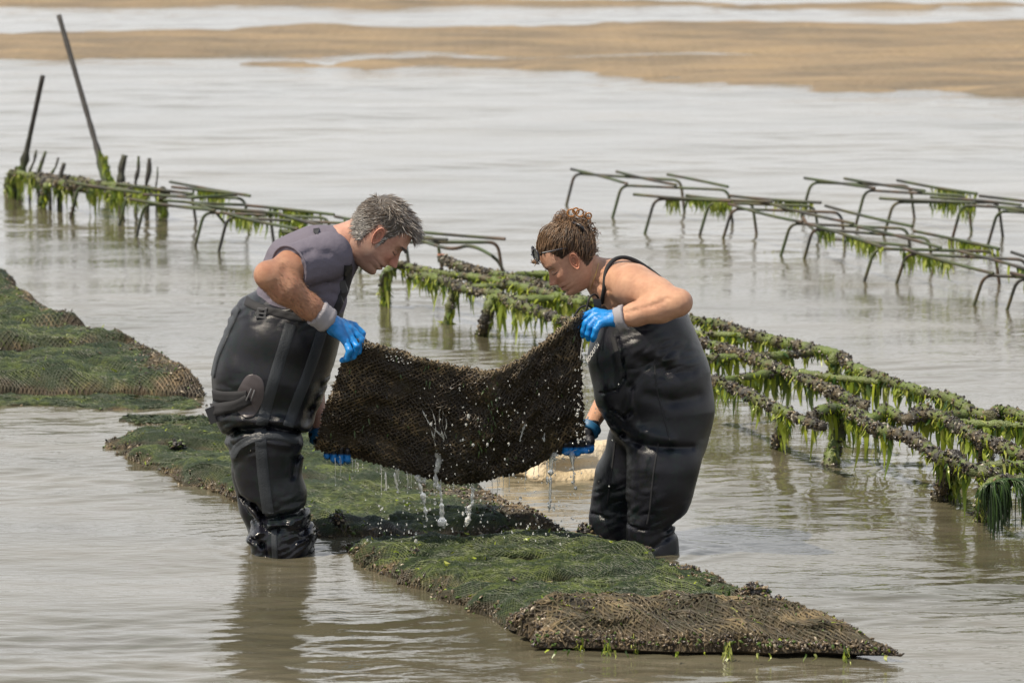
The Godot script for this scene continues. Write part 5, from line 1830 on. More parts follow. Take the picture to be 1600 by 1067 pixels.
	wd.crease([Vector3(-0.949, 0.333, 0), Vector3(-0.907, 0.386, 0), Vector3(-0.852, 0.403, 0), Vector3(-0.754, 0.381, 0)], 0.010, -0.006)
	wd.crease([Vector3(-0.92, 0.186, 0), Vector3(-0.88, 0.169, 0), Vector3(-0.854, 0.137, 0), Vector3(-0.846, 0.097, 0)], 0.009, 0.026)
	wd.crease([Vector3(-0.933, 0.164, 0), Vector3(-0.898, 0.124, 0), Vector3(-0.872, 0.111, 0)], 0.008, 0.018)
	wd.crease([Vector3(-0.688, 0.169, 0), Vector3(-0.723, 0.146, 0), Vector3(-0.789, 0.137, 0), Vector3(-0.837, 0.124, 0)], 0.008, 0.018)
	wd.crease([Vector3(-0.701, 0.137, 0), Vector3(-0.756, 0.111, 0), Vector3(-0.822, 0.111, 0), Vector3(-0.877, 0.071, 0), Vector3(-0.903, 0.044, 0)], 0.010, -0.010)
	wd.crease([Vector3(-0.833, 0.089, 0), Vector3(-0.798, 0.097, 0), Vector3(-0.776, 0.104, 0)], 0.006, 0.010)
	wd.crease([Vector3(-0.888, 0.053, 0), Vector3(-0.851, 0.037, 0), Vector3(-0.838, 0, 0)], 0.010, 0.014)
	wd.crease([Vector3(-0.756, 0.044, 0), Vector3(-0.712, 0.08, 0), Vector3(-0.684, 0.104, 0)], 0.012, 0.010)
	wd.crease([Vector3(-0.789, 0.071, 0), Vector3(-0.798, 0.026, 0), Vector3(-0.79, -0.018, 0)], 0.010, -0.005)
	wd.crease([Vector3(-0.704, 0.359, 0), Vector3(-0.739, 0.326, 0), Vector3(-0.748, 0.271, 0)], 0.010, 0.012)
	wd.crease([Vector3(-0.655, 0.58, 0), Vector3(-0.69, 0.492, 0), Vector3(-0.704, 0.448, 0)], 0.012, 0.008)
	wd.wrinkle = 0.0065
	wd.wob = 0.006
	wd.wob_f = 7.0
	mb = MB.new()
	var rubber := func(p: Vector3) -> Color:
		var c := Color(0.0095, 0.0108, 0.013)
		return shade(c, 1.0 + 0.25 * n3(p, 5.0) + 0.15 * n3(p, 40.0))
	wd.mesh(mb, 0.0072, rubber)
	var halves := split_at(mb, Vector3(-0.811, 0.137, 0).y)
	var waders := put("waders", halves[0].done(), M.neoprene, person)
	put("boot", halves[1].done(), M.boot, waders)
	for st in [[[Vector3(-0.749, 0.8, 0), Vector3(-0.772, 0.723, 0), Vector3(-0.796, 0.646, 0), Vector3(-0.825, 0.547, 0), Vector3(-0.85, 0.456, 0)], 0.040], [[Vector3(-0.647, 0.767, 0), Vector3(-0.667, 0.701, 0), Vector3(-0.694, 0.624, 0), Vector3(-0.734, 0.525, 0), Vector3(-0.76, 0.452, 0)], 0.036], [[Vector3(-0.932, 0.84, 0), Vector3(-0.976, 0.745, 0), Vector3(-1.008, 0.668, 0), Vector3(-1.023, 0.602, 0)], 0.014], [[Vector3(-0.854, 0.439, 0), Vector3(-0.851, 0.359, 0), Vector3(-0.843, 0.259, 0), Vector3(-0.83, 0.149, 0)], 0.040], [[Vector3(-0.954, 0.337, 0), Vector3(-0.931, 0.377, 0), Vector3(-0.896, 0.403, 0), Vector3(-0.848, 0.419, 0), Vector3(-0.787, 0.417, 0), Vector3(-0.73, 0.395, 0)], 0.026], [[Vector3(-0.811, 0.093, 0), Vector3(-0.809, 0.037, 0), Vector3(-0.807, -0.009, 0)], 0.020]]:
		mb = MB.new()
		strip(mb, wd, st[0], st[1], 0.0032)
		put("seam_tape", mb.done(), M.tape, waders)
	mb = MB.new()
	strip(mb, wd, [Vector3(-0.908, 0.864, 0), Vector3(-0.828, 0.844, 0), Vector3(-0.741, 0.826, 0), Vector3(-0.654, 0.813, 0), Vector3(-0.593, 0.802, 0)], 0.026, 0.003)
	put("bib_edge", mb.done(), M.webbing, waders)
	# oval patch with the crossed belt
	mb = MB.new()
	strip(mb, wd, [Vector3(-0.871, 0.631, 0), Vector3(-0.88, 0.58, 0), Vector3(-0.895, 0.531, 0), Vector3(-0.902, 0.481, 0)], 0.094, 0.004, Color(1, 1, 1), 0.6, true)
	for k in mb.v.size():
		pass
	put("belt_patch", mb.done(), M.patch, waders)
	mb = MB.new()
	strip(mb, wd, [Vector3(-1.05, 0.536, 0), Vector3(-1.004, 0.54, 0), Vector3(-0.95, 0.547, 0), Vector3(-0.895, 0.556, 0)], 0.040, 0.009)
	strip(mb, wd, [Vector3(-1.044, 0.478, 0), Vector3(-0.994, 0.498, 0), Vector3(-0.939, 0.518, 0), Vector3(-0.889, 0.547, 0)], 0.038, 0.013)
	put("belt", mb.done(), M.webbing, waders)
	mb = MB.new()
	mb.box(Vector3(-1.025, 0.474, 0), Vector3(0.010, -0.026, 0), Vector3(0.014, 0.006, 0), Vector3(0, 0, 0.012), Color(1, 1, 1))
	put("belt_buckle", mb.done(), M.plastic, waders)
	mb = MB.new()
	for q in [[Vector3(-0.9, 0.542, 0), Vector3(-0.882, 0.584, 0)], [Vector3(-0.884, 0.542, 0), Vector3(-0.871, 0.58, 0)]]:
		var a = wd.hit(q[0].x, q[0].y)
		var b = wd.hit(q[1].x, q[1].y)
		mb.tube([a + Vector3(0, 0, 0.014), (a + b) * 0.5 + Vector3(0, 0, 0.018), b + Vector3(0, 0, 0.012)], 0.003, 6, Color(1, 1, 1))
	put("belt_loop", mb.done(), M.grey_plastic, waders)
	# ladder hook on the bib
	mb = MB.new()
	var hk = wd.hit(Vector3(-0.849, 0.835, 0).x, Vector3(-0.849, 0.835, 0).y) + Vector3(0, 0, 0.008)
	for q in [Vector3(-0.013, 0, 0), Vector3(0.013, 0.001, 0)]:
		mb.box(hk + q, Vector3(0.004, 0, 0), Vector3(0.003, 0.017, 0), Vector3(0, 0, 0.005), Color(1, 1, 1))
	for q in [0.014, 0.0, -0.014]:
		mb.box(hk + Vector3(0.002, q, 0.001), Vector3(0.014, -0.002, 0), Vector3(0, 0.003, 0), Vector3(0, 0, 0.005), Color(1, 1, 1))
	put("bib_buckle", mb.done(), M.grey_plastic, waders)
	# shoulder strap
	mb = MB.new()
	strip(mb, shirt, [Vector3(-0.555, 1.002, 0), Vector3(-0.559, 0.964, 0), Vector3(-0.566, 0.921, 0), Vector3(-0.586, 0.866, 0), Vector3(-0.612, 0.809, 0)], 0.022, 0.005)
	put("shoulder_strap", mb.done(), M.webbing, person)
	mb = MB.new()
	strip(mb, shirt, [Vector3(-0.676, 1.105, 0), Vector3(-0.656, 1.107, 0)], 0.006, 0.003)
	var sp := put("shoulder_strap", mb.done(), M.webbing, person)
	mb = MB.new()
	for q in [[534, 458], [527, 472]]:
		pass
	var b1 = shirt.hit(Vector3(-0.575, 0.905, 0).x, Vector3(-0.575, 0.905, 0).y)
	if b1 != null:
		mb.box(b1 + Vector3(0.002, 0.012, 0.010), Vector3(0.011, 0.003, 0), Vector3(-0.006, 0.020, 0), Vector3(0, 0, 0.006), Color(1, 1, 1))
		mb.box(b1 + Vector3(-0.012, -0.030, 0.010), Vector3(0.009, 0.003, 0), Vector3(-0.006, 0.016, 0), Vector3(0, 0, 0.005), Color(1, 1, 1))
	put("strap_buckle", mb.done(), M.plastic, sp)
	# gloves
	var blue := func(p: Vector3) -> Color:
		return shade(Color(0.007, 0.19, 0.52), 1.0 + 0.22 * n3(p, 30.0))
	glove(person, "blue rubber glove with a rolled grey cuff on the bag's upper corner", W, E, [
		[Vector3(-0.533, 0.801, 0.16), Vector3(-0.505, 0.775, 0.16), Vector3(-0.511, 0.735, 0.17), Vector3(-0.533, 0.712, 0.165)],
		[Vector3(-0.534, 0.787, 0.19), Vector3(-0.506, 0.758, 0.2), Vector3(-0.517, 0.719, 0.2), Vector3(-0.539, 0.703, 0.19)],
		[Vector3(-0.544, 0.771, 0.215), Vector3(-0.522, 0.741, 0.235), Vector3(-0.535, 0.705, 0.225), Vector3(-0.553, 0.695, 0.21)],
		[Vector3(-0.56, 0.759, 0.235), Vector3(-0.545, 0.729, 0.255), Vector3(-0.556, 0.701, 0.245), Vector3(-0.572, 0.692, 0.225)],
	], [Vector3(-0.608, 0.787, 0.17), Vector3(-0.562, 0.752, 0.135), Vector3(-0.534, 0.727, 0.125)], blue, 0.043, 0.062, M.cuff)
	var dark_glove := func(p: Vector3) -> Color:
		var low := smoothstep(0.336, 0.328, p.y)
		return Color(0.012, 0.012, 0.016).lerp(Color(0.012, 0.17, 0.5), low)
	glove(person, "black-palmed glove with blue fingertips under the bag's lower corner", Vector3(-0.662, 0.373, -0.14), E2, [
		[Vector3(-0.635, 0.34, -0.12), Vector3(-0.636, 0.314, -0.09), Vector3(-0.636, 0.325, -0.05), Vector3(-0.633, 0.367, -0.035)],
		[Vector3(-0.613, 0.336, -0.12), Vector3(-0.612, 0.303, -0.09), Vector3(-0.612, 0.315, -0.04), Vector3(-0.609, 0.362, -0.025)],
		[Vector3(-0.591, 0.334, -0.12), Vector3(-0.59, 0.296, -0.09), Vector3(-0.588, 0.309, -0.035), Vector3(-0.585, 0.356, -0.02)],
		[Vector3(-0.571, 0.336, -0.12), Vector3(-0.565, 0.301, -0.09), Vector3(-0.563, 0.315, -0.03), Vector3(-0.563, 0.35, -0.015)],
	], [Vector3(-0.652, 0.344, -0.17), Vector3(-0.618, 0.357, -0.16), Vector3(-0.585, 0.369, -0.15)], dark_glove, 0.036, 0.03, M.glove_dark)


# ---------------------------------------------------------------- the woman

func build_woman():
	rng.seed = 808
	var body := field()
	var S := Vector3(0.412, 0.926, 0.06)
	var E := Vector3(0.558, 0.887, 0.22)
	var W := Vector3(0.362, 0.827, 0.175)
	var S2 := Vector3(0.343, 0.867, -0.26)
	var E2 := Vector3(0.412, 0.622, -0.34)
	var W2 := Vector3(0.278, 0.424, -0.16)
	body.chain([Vector3(0.383, 0.893, -0.1), Vector3(0.324, 0.924, -0.1), Vector3(0.254, 0.969, -0.09)], [0.080, 0.055, 0.054], 0.03)
	body.chain([Vector3(0.461, 0.743, -0.1), Vector3(0.416, 0.854, -0.1), Vector3(0.368, 0.904, -0.1)], [0.120, 0.112, 0.088], 0.05, 1.08)
	body.cap(S, Vector3(0.36, 0.929, -0.02), 0.066, 0.055, 0.04)
	body.cap(S, S.lerp(E, 0.5), 0.068, 0.054, 0.035)
	body.cap(S.lerp(E, 0.5), E, 0.054, 0.043, 0.03)
	body.cap(E + (E - W).normalized() * 0.014, E, 0.026, 0.036, 0.02)
	body.chain([E, E.lerp(W, 0.3), E.lerp(W, 0.72), W], [0.043, 0.050, 0.038, 0.030], 0.022)
	body.cap(S2, E2, 0.06, 0.044, 0.03)
	body.chain([E2, E2.lerp(W2, 0.3), W2], [0.042, 0.044, 0.028], 0.025)
	body.chain([Vector3(0.461, 0.743, -0.1), Vector3(0.494, 0.521, -0.1), Vector3(0.517, 0.455, -0.1)], [0.115, 0.12, 0.10], 0.05)
	body.chain([Vector3(0.514, 0.4, -0.02), Vector3(0.504, 0.202, -0.01), Vector3(0.483, -0.042, -0.01)], [0.07, 0.05, 0.04], 0.03)
	body.chain([Vector3(0.443, 0.373, -0.2), Vector3(0.374, 0.142, -0.24), Vector3(0.352, -0.039, -0.24)], [0.09, 0.065, 0.045], 0.03)
	# collar bone, neck cords, the crease of the armpit
	body.crease([Vector3(0.3, 0.958, 0), Vector3(0.283, 0.905, 0), Vector3(0.279, 0.866, 0)], 0.005, 0.006)
	body.crease([Vector3(0.327, 0.905, 0), Vector3(0.3, 0.918, 0), Vector3(0.287, 0.932, 0)], 0.006, 0.006)
	body.crease([Vector3(0.348, 0.844, 0), Vector3(0.414, 0.861, 0), Vector3(0.479, 0.883, 0), Vector3(0.522, 0.905, 0)], 0.007, 0.004)
	var skin := Color(0.56, 0.305, 0.19)
	var col := func(p: Vector3) -> Color:
		return skin_tone(skin, p, 0.7)
	var mb := MB.new()
	body.mesh(mb, 0.0085, col)
	var phi := deg_to_rad(38.5)
	var X := Vector3(-cos(phi), -sin(phi), 0).rotated(Vector3.UP, 0.10)
	var Y := Vector3(-sin(phi), cos(phi), 0).rotated(Vector3.UP, 0.10)
	var s := 0.965
	var tr := Transform3D(Basis(X * s, Y * s, X.cross(Y) * s), Vector3(0.203, 0.995, -0.075))
	var h := {
		"xf": [[0.136, -0.015], [0.130, 0.020], [0.117, 0.050], [0.098, 0.072], [0.072, 0.086], [0.052, 0.0905], [0.040, 0.091], [0.028, 0.087], [0.015, 0.085], [-0.005, 0.086], [-0.025, 0.087], [-0.034, 0.088], [-0.042, 0.093], [-0.048, 0.094], [-0.0525, 0.089], [-0.058, 0.093], [-0.064, 0.091], [-0.071, 0.083], [-0.080, 0.088], [-0.089, 0.087], [-0.098, 0.074], [-0.107, 0.042], [-0.114, 0.0]],
		"nose": [[0.032, 0.0], [0.022, 0.002], [0.012, 0.007], [0.0, 0.015], [-0.010, 0.022], [-0.018, 0.027], [-0.024, 0.025], [-0.030, 0.011], [-0.036, 0.001], [-0.045, 0.0]],
		"nw": [[0.03, 0.010], [0.01, 0.010], [-0.01, 0.012], [-0.02, 0.015], [-0.03, 0.015]],
		"xb": [[0.136, -0.015], [0.130, -0.048], [0.117, -0.072], [0.09, -0.093], [0.06, -0.101], [0.03, -0.100], [0.0, -0.090], [-0.03, -0.073], [-0.06, -0.058], [-0.085, -0.05], [-0.114, -0.04]],
		"w": [[0.136, 0.0], [0.132, 0.026], [0.122, 0.045], [0.105, 0.061], [0.08, 0.071], [0.055, 0.0745], [0.03, 0.075], [0.0, 0.073], [-0.02, 0.070], [-0.04, 0.065], [-0.06, 0.058], [-0.08, 0.048], [-0.095, 0.038], [-0.106, 0.028], [-0.114, 0.016]],
		"brow": 0.002, "fold": 0.003, "lines": 0.001, "ear": 1.15,
	}
	var is_hair := func(p: Vector3) -> bool:
		if p.x > 0.045:
			return p.y > 0.086 + absf(p.z) * 0.05
		if p.x > 0.022:
			return p.y > 0.034 + (p.x - 0.022) * 2.3
		if p.x > -0.028:
			return p.y > 0.036
		return p.y > -0.040
	var face := func(p: Vector3) -> Color:
		if is_hair.call(p):
			return Color(0.085, 0.05, 0.03)
		var c := Color(0.60, 0.325, 0.215)
		c = c.lerp(Color(0.54, 0.215, 0.135), 0.5 * exp(-pow((p.y + 0.015) / 0.022, 2.0)) * smoothstep(0.03, 0.08, p.x))
		var lip := exp(-pow((p.y + 0.053) / 0.0065, 2.0) * 1.3) * smoothstep(0.029, 0.016, absf(p.z)) * smoothstep(0.05, 0.07, p.x)
		c = c.lerp(Color(0.40, 0.11, 0.09), 0.75 * lip)
		if absf(p.y + 0.0527 - p.z * p.z * 5.0) < 0.0014 and absf(p.z) < 0.026 and p.x > 0.05:
			c = shade(c, 0.4)
		var az := absf(p.z)
		if p.x > 0.04 and az > 0.018 and az < 0.050:
			var lash := 0.005 + pow(az - 0.034, 2.0) * 9.0
			if absf(p.y - lash) < 0.0019:
				c = Color(0.035, 0.022, 0.018)
			elif absf(p.y - lash - 0.013 + pow(az - 0.034, 2.0) * 16.0) < 0.0012:
				c = shade(c, 0.55)
		return skin_tone(c, p, 0.7)
	add_head(mb, tr, h, face)
	var person := put("person", mb.done(), M.skin)
	tag(person, "bare-armed woman with pinned-up brown hair and black chest waders gripping the bag", "person")
	# hair swept back into a twist at the crown
	mb = MB.new()
	var bun := Vector3(-0.082, 0.098, 0.0)
	var core := Vector3(-0.01, 0.035, 0)
	var made := 0
	var tries := 0
	while made < 2600 and tries < 15000:
		tries += 1
		var y := rnd(-0.042, 0.135)
		var p := head_point(h, y, rnd(0, TAU))
		var ok: bool = is_hair.call(p) and not (p.x < -0.028 and p.y < -0.04 + rng.randf() * rng.randf() * 0.06)
		if not ok:
			continue
		made += 1
		var from := p - core
		var to := bun + Vector3(rnd(-0.02, 0.02), rnd(-0.02, 0.02), rnd(-0.025, 0.025)) - core
		var pts := []
		var puff := rnd(0.001, 0.008)
		var wig := rnd(0, 6.0)
		var part := rnd(0.45, 1.0)
		for k in 8:
			var t := k / 7.0 * part
			var d := from.normalized().slerp(to.normalized(), t) if from.normalized().dot(to.normalized()) > -0.99 else from.normalized()
			var r := lerpf(from.length(), to.length(), t) + puff * sin(PI * minf(t * 1.2, 1.0)) + 0.002
			pts.append(tr * (core + d * r + Vector3(sin(t * 9.0 + wig), cos(t * 8.0 + wig), sin(t * 7.0 + wig * 2.0)) * (0.003 + 0.004 * t)))
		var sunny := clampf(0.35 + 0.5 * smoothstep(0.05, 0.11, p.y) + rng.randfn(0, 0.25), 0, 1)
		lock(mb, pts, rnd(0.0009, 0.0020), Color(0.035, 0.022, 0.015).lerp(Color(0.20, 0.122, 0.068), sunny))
	# curls above the clip, at the nape and over the forehead
	var knots := [[Vector3(-0.068, 0.132, 0.0), 110, 0.034], [Vector3(-0.118, 0.075, 0.01), 80, 0.032], [Vector3(-0.118, 0.03, 0.0), 40, 0.026], [Vector3(-0.078, -0.035, 0.02), 26, 0.022], [Vector3(0.103, 0.079, -0.012), 16, 0.011], [Vector3(-0.09, 0.10, 0.0), 50, 0.028]]
	for kn in knots:
		for k in kn[1]:
			var c: Vector3 = kn[0] + Vector3(rnd(-1, 1), rnd(-1, 1), rnd(-1, 1)) * kn[2] * 0.75
			var ax := Vector3(rnd(-1, 1), rnd(-0.5, 1), rnd(-1, 1)).normalized()
			var e1 := ax.cross(Vector3(0.3, 0.2, 0.9)).normalized()
			var e2 := ax.cross(e1)
			var r: float = rnd(0.006, 0.012) * (kn[2] / 0.03 * 0.5 + 0.5)
			var turns := rnd(0.8, 1.6)
			var pts := []
			for j in 12:
				var t := j / 11.0
				pts.append(tr * (c + ax * (t - 0.5) * 0.022 + (e1 * cos(t * TAU * turns) + e2 * sin(t * TAU * turns)) * r * (0.6 + 0.4 * t)))
			lock(mb, pts, rnd(0.0008, 0.0016), Color(0.06, 0.034, 0.02).lerp(Color(0.30, 0.17, 0.085), rng.randf()))
	# loose hair and wisps
	for k in 260:
		var p := head_point(h, rnd(-0.03, 0.13), rnd(0, TAU))
		var ok: bool = is_hair.call(p)
		if not ok:
			continue
		var n := (p - core).normalized()
		var tw := Vector3(-0.5, rnd(-0.3, 0.5), rnd(-0.6, 0.6))
		var pts := []
		for j in 7:
			var t := j / 6.0
			pts.append(tr * (p + n * 0.018 * t + tw * 0.045 * t * t + Vector3(sin(t * 7.0 + k), cos(t * 6.0 + k), 0) * 0.003))
		lock(mb, pts, 0.0006, Color(0.22, 0.13, 0.07))
	put("hair", mb.done(), M.hair, person)
	for side in [-1.0, 1.0]:
		mb = MB.new()
		for k in 44:
			var z: float = side * rnd(0.016, 0.048)
			var a: float = asin(clampf(absf(z) / 0.076, 0, 1)) * side
			var p := head_point(h, 0.037 - pow(absf(z) - 0.03, 2.0) * 10.0 + rnd(-0.0015, 0.0015), a)
			lock(mb, [tr * p, tr * (p + Vector3(0.002, 0.0, side * 0.004)), tr * (p + Vector3(0.001, -0.002, side * 0.008))], 0.0009, Color(0.06, 0.035, 0.022))
		put("eyebrow", mb.done(), M.hair, person)
	# tortoiseshell claw clip
	mb = MB.new()
	for q in [[Vector3(-0.104, 0.138, -0.03), 0.013], [Vector3(-0.128, 0.118, -0.03), 0.013], [Vector3(-0.146, 0.090, -0.025), 0.010], [Vector3(-0.122, 0.128, 0.0), 0.011]]:
		var pts := []
		for k in 19:
			var a := TAU * k / 18.0
			pts.append(tr * (q[0] + Vector3(cos(a) * q[1], sin(a) * q[1], sin(a * 2.0) * 0.002)))
		mb.tube(pts, 0.0030, 6, Color(1, 1, 1))
	put("hair_claw", mb.done(), M.tortoise, person)
	mb = MB.new()
	var band := []
	for k in 9:
		var a := PI * (0.1 + 0.8 * k / 8.0)
		band.append(tr * (Vector3(-0.075 - 0.045 * sin(a) * 0.6, 0.112 - 0.085 * k / 8.0 * 0.8, -0.055 * sin(a) - 0.01)))
	mb.tube(band, 0.005, 8, Color(0.015, 0.015, 0.017))
	put("hair_slide", mb.done(), M.rubber, person)
	# sunglasses pushed up on the forehead
	mb = MB.new()
	for side in [-1.0, 1.0]:
		var hinge := Vector3(0.066, 0.098, side * 0.069)
		mb.tube(spline([tr * hinge, tr * Vector3(0.035, 0.083, side * 0.0785), tr * Vector3(0.0, 0.066, side * 0.081), tr * Vector3(-0.012, 0.057, side * 0.079)], 0.006), 0.0035, 6, Color(0.02, 0.022, 0.028))
		var rim := []
		for k in 21:
			var a := TAU * k / 20.0
			rim.append(tr * (Vector3(0.096 - absf(cos(a) * 0.024 + 0.034) * 0.30, 0.100, side * 0.036) + Vector3(-0.008 * sin(a), 0.021 * sin(a), side * cos(a) * 0.026)))
		mb.tube(rim, 0.0032, 6, Color(0.02, 0.022, 0.028))
	mb.tube([tr * Vector3(0.094, 0.104, -0.012), tr * Vector3(0.097, 0.106, 0), tr * Vector3(0.094, 0.104, 0.012)], 0.003, 6, Color(0.02, 0.022, 0.028))
	var shades := put("sunglasses", mb.done(), M.rubber, person)
	for side in [-1.0, 1.0]:
		mb = MB.new()
		var lens_at := func(u: float, w: float) -> Vector3:
			var a := TAU * u
			var c := Vector3(0.096 - absf(cos(a) * 0.024 * w + 0.034) * 0.30, 0.100, side * 0.036)
			return tr * (c + Vector3(-0.008 * sin(a) * w, 0.021 * sin(a) * w, side * cos(a) * 0.026 * w))
		var plain := func(_u, _w, _p) -> Color: return Color(1, 1, 1)
		mb.grid(20, 3, lens_at, plain, false)
		put("lens", mb.done(), M.lens, shades)
	# thin chain round the neck
	mb = MB.new()
	var chain_pts := []
	for q in [Vector3(0.296, 0.989, 0), Vector3(0.287, 0.958, 0), Vector3(0.276, 0.927, 0), Vector3(0.268, 0.897, 0), Vector3(0.261, 0.866, 0)]:
		var hh = body.hit(q.x, q.y, 0.3)
		if hh != null:
			chain_pts.append(hh + Vector3(0, 0, 0.002))
	if chain_pts.size() > 1:
		mb.tube(spline(chain_pts, 0.01), 0.0013, 5, Color(1, 1, 1))
		put("neck_chain", mb.done(), M.gold, person)
	# chest waders
	var wd := field()
	var top_cut := [Vector3(0.458, 0.802, 0), Vector3(-0.02, 1.0, 0.0).normalized()]
	wd.cap(Vector3(0.51, 0.466, -0.1), Vector3(0.488, 0.577, -0.1), 0.176, 0.187, 0.05, 1.0)
	wd.cap(Vector3(0.488, 0.577, -0.1), Vector3(0.456, 0.688, -0.1), 0.187, 0.166, 0.05, 1.0)
	wd.cap(Vector3(0.456, 0.688, -0.1), Vector3(0.449, 0.809, -0.1), 0.166, 0.147, 0.05, 1.05, top_cut)
	# the front of the bib reaches up to the chest
	wd.cap(Vector3(0.405, 0.724, -0.08), Vector3(0.339, 0.838, -0.08), 0.118, 0.050, 0.05, 1.3, [Vector3(0.322, 0.853, 0), Vector3(-0.5, 1.0, -0.1).normalized()])
	wd.cap(Vector3(0.364, 0.667, -0.07), Vector3(0.39, 0.548, -0.07), 0.102, 0.098, 0.05)
	wd.cap(Vector3(0.544, 0.461, -0.06), Vector3(0.553, 0.374, -0.05), 0.142, 0.110, 0.05)
	wd.chain([Vector3(0.521, 0.378, -0.02), Vector3(0.516, 0.293, 0), Vector3(0.506, 0.204, 0), Vector3(0.482, 0.126, 0)], [0.124, 0.117, 0.106, 0.088], 0.04)
	wd.chain([Vector3(0.469, 0.082, 0), Vector3(0.482, 0.037, 0), Vector3(0.485, -0.018, 0), Vector3(0.485, -0.085, 0)], [0.079, 0.082, 0.079, 0.075], 0.025)
	wd.chain([Vector3(0.443, 0.35, -0.2), Vector3(0.388, 0.224, -0.22), Vector3(0.369, 0.142, -0.24), Vector3(0.352, 0.07, -0.24), Vector3(0.345, -0.005, -0.24), Vector3(0.345, -0.107, -0.24)], [0.11, 0.094, 0.088, 0.078, 0.066, 0.062], 0.035)
	wd.cap(Vector3(0.384, 0.45, -0.06), Vector3(0.438, 0.424, -0.04), 0.045, 0.06, 0.04)
	wd.crease([Vector3(0.339, 0.459, 0), Vector3(0.383, 0.403, 0), Vector3(0.437, 0.381, 0), Vector3(0.536, 0.375, 0), Vector3(0.612, 0.37, 0)], 0.013, 0.011)
	wd.crease([Vector3(0.349, 0.492, 0), Vector3(0.437, 0.43, 0), Vector3(0.546, 0.403, 0)], 0.016, -0.006)
	wd.crease([Vector3(0.341, 0.492, 0), Vector3(0.382, 0.47, 0), Vector3(0.404, 0.492, 0)], 0.007, 0.010)
	wd.crease([Vector3(0.627, 0.137, 0), Vector3(0.57, 0.106, 0), Vector3(0.526, 0.08, 0)], 0.008, 0.018)
	wd.crease([Vector3(0.386, 0.104, 0), Vector3(0.416, 0.093, 0), Vector3(0.456, 0.089, 0)], 0.004, 0.006)
	wd.crease([Vector3(0.281, 0.097, 0), Vector3(0.311, 0.093, 0), Vector3(0.333, 0.084, 0)], 0.004, 0.006)
	wd.crease([Vector3(0.566, 0.071, 0), Vector3(0.526, 0.057, 0), Vector3(0.482, 0.026, 0)], 0.010, 0.007)
	wd.crease([Vector3(0.436, 0.668, 0), Vector3(0.524, 0.635, 0), Vector3(0.611, 0.624, 0)], 0.020, 0.008)
	wd.crease([Vector3(0.458, 0.558, 0), Vector3(0.546, 0.531, 0), Vector3(0.633, 0.54, 0)], 0.022, 0.008)
	wd.crease([Vector3(0.36, 0.745, 0), Vector3(0.375, 0.668, 0), Vector3(0.382, 0.606, 0), Vector3(0.356, 0.565, 0), Vector3(0.306, 0.549, 0)], 0.004, 0.006)
	wd.crease([Vector3(0.48, 0.679, 0), Vector3(0.404, 0.58, 0), Vector3(0.382, 0.492, 0)], 0.012, 0.006)
	wd.wrinkle = 0.004
	wd.wob = 0.005
	wd.wob_f = 7.0
	mb = MB.new()
	var rubber := func(p: Vector3) -> Color:
		return shade(Color(0.0095, 0.0108, 0.0135), 1.0 + 0.25 * n3(p, 5.0) + 0.15 * n3(p, 40.0))
	wd.mesh(mb, 0.0072, rubber)
	var waders := put("waders", mb.done(), M.neoprene, person)
	for st in [[[Vector3(0.498, 0.395, 0), Vector3(0.481, 0.293, 0), Vector3(0.469, 0.16, 0), Vector3(0.46, 0.111, 0)], 0.006], [[Vector3(0.342, 0.747, 0), Vector3(0.355, 0.701, 0), Vector3(0.366, 0.65, 0)], 0.016], [[Vector3(0.484, 0.677, 0), Vector3(0.491, 0.58, 0), Vector3(0.513, 0.492, 0), Vector3(0.536, 0.403, 0)], 0.005], [[Vector3(0.356, 0.359, 0), Vector3(0.344, 0.259, 0), Vector3(0.329, 0.137, 0)], 0.005]]:
		mb = MB.new()
		strip(mb, wd, st[0], st[1], 0.0014)
		put("seam_tape", mb.done(), M.webbing, waders)
	# white letters on the chest panel
	var words := TextMesh.new()
	var ft := SystemFont.new()
	ft.font_names = PackedStringArray(["Droid Sans"])
	ft.font_weight = 400
	words.font = ft
	words.text = "RDOUAN"
	words.font_size = 32
	words.pixel_size = 0.0007
	words.depth = 0.0012
	var spot = wd.hit(Vector3(0.281, 0.688, 0).x, Vector3(0.281, 0.688, 0).y)
	if spot != null:
		var o := put("lettering", words, M.letter, waders)
		var nz := wd.grad(spot)
		var along_ := Vector3(0.87, 0.49, 0)
		along_ = (along_ - nz * along_.dot(nz)).normalized()
		o.transform = Transform3D(Basis(along_, nz.cross(along_), nz), spot + nz * 0.007)
	# shoulder straps and their loose loops
	mb = MB.new()
	mb.tube(spline([Vector3(0.305, 0.855, -0.02), Vector3(0.313, 0.907, 0.01), Vector3(0.32, 0.967, 0), Vector3(0.342, 0.998, -0.03), Vector3(0.375, 1.008, -0.06), Vector3(0.415, 0.997, -0.08), Vector3(0.464, 0.967, -0.09), Vector3(0.526, 0.918, -0.1)], 0.01), 0.0075, 6, Color(1, 1, 1))
	mb.tube(spline([Vector3(0.305, 0.855, -0.02), Vector3(0.283, 0.89, 0.02), Vector3(0.263, 0.88, 0.04), Vector3(0.254, 0.85, 0.05), Vector3(0.245, 0.816, 0.06)], 0.008), 0.0035, 6, Color(1, 1, 1))
	mb.tube(spline([Vector3(0.287, 0.833, 0.02), Vector3(0.261, 0.853, 0.04), Vector3(0.234, 0.85, 0.05), Vector3(0.217, 0.828, 0.05), Vector3(0.204, 0.802, 0.05)], 0.008), 0.004, 6, Color(1, 1, 1))
	var sp := put("shoulder_strap", mb.done(), M.webbing, person)
	mb = MB.new()
	mb.box(Vector3(0.291, 0.856, 0.03), Vector3(0.013, 0, 0), Vector3(-0.003, 0.020, 0), Vector3(0, 0, 0.007), Color(1, 1, 1))
	put("strap_buckle", mb.done(), M.plastic, sp)
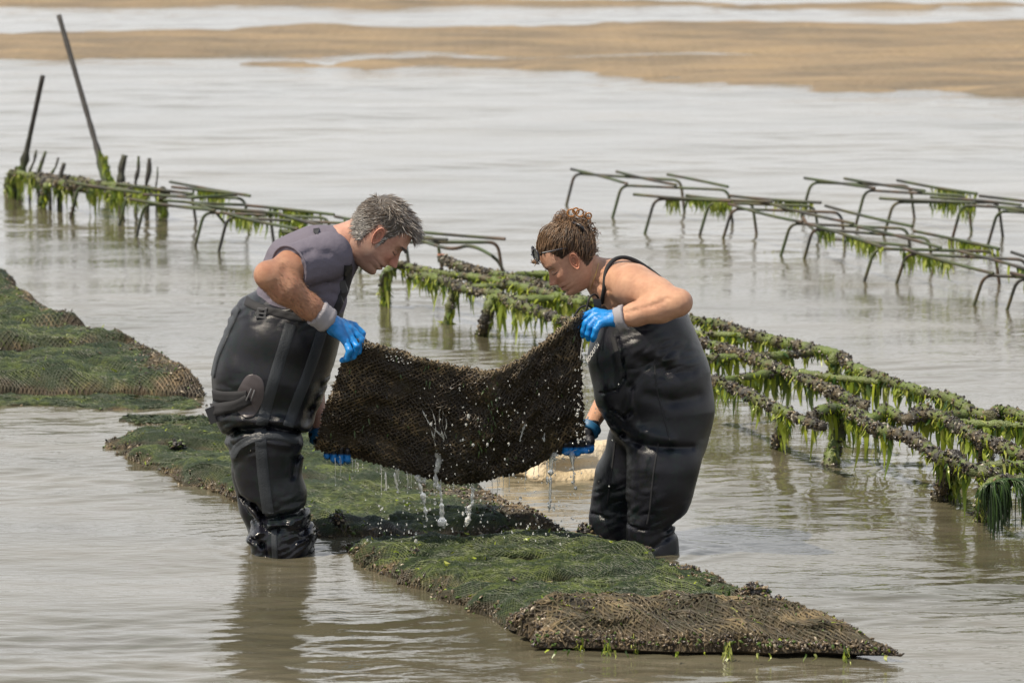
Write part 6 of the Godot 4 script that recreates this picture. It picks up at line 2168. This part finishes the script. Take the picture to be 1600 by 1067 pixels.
	# gloves
	var blue := func(p: Vector3) -> Color:
		return shade(Color(0.007, 0.19, 0.52), 1.0 + 0.22 * n3(p, 30.0))
	glove(person, "blue rubber glove with a rolled grey cuff on the bag's raised corner", W, E, [
		[Vector3(0.281, 0.844, 0.12), Vector3(0.246, 0.832, 0.13), Vector3(0.227, 0.801, 0.13), Vector3(0.216, 0.781, 0.125)],
		[Vector3(0.278, 0.837, 0.15), Vector3(0.25, 0.812, 0.165), Vector3(0.242, 0.783, 0.16), Vector3(0.24, 0.765, 0.15)],
		[Vector3(0.284, 0.825, 0.175), Vector3(0.263, 0.803, 0.19), Vector3(0.256, 0.776, 0.185), Vector3(0.257, 0.757, 0.17)],
		[Vector3(0.297, 0.814, 0.195), Vector3(0.282, 0.794, 0.21), Vector3(0.275, 0.77, 0.205), Vector3(0.273, 0.757, 0.19)],
	], [Vector3(0.32, 0.811, 0.12), Vector3(0.277, 0.795, 0.1), Vector3(0.247, 0.782, 0.1)], blue, 0.040, 0.036, M.cuff)
	var dark_glove := func(p: Vector3) -> Color:
		var low := smoothstep(0.362, 0.354, p.y)
		return Color(0.012, 0.012, 0.016).lerp(Color(0.012, 0.19, 0.55), low)
	glove(person, "black-palmed glove with blue fingertips under the bag's right lower corner", Vector3(0.265, 0.4, -0.14), E2, [
		[Vector3(0.242, 0.364, -0.11), Vector3(0.244, 0.338, -0.08), Vector3(0.243, 0.346, -0.03), Vector3(0.241, 0.379, -0.015)],
		[Vector3(0.225, 0.36, -0.11), Vector3(0.224, 0.329, -0.08), Vector3(0.224, 0.337, -0.03), Vector3(0.221, 0.38, -0.01)],
		[Vector3(0.205, 0.36, -0.11), Vector3(0.204, 0.327, -0.08), Vector3(0.202, 0.334, -0.03), Vector3(0.199, 0.375, -0.01)],
		[Vector3(0.187, 0.36, -0.11), Vector3(0.185, 0.333, -0.08), Vector3(0.182, 0.341, -0.03), Vector3(0.182, 0.371, -0.01)],
	], [Vector3(0.268, 0.37, -0.1), Vector3(0.268, 0.345, -0.06), Vector3(0.254, 0.347, -0.02)], dark_glove, 0.036, 0.03, M.glove_dark)
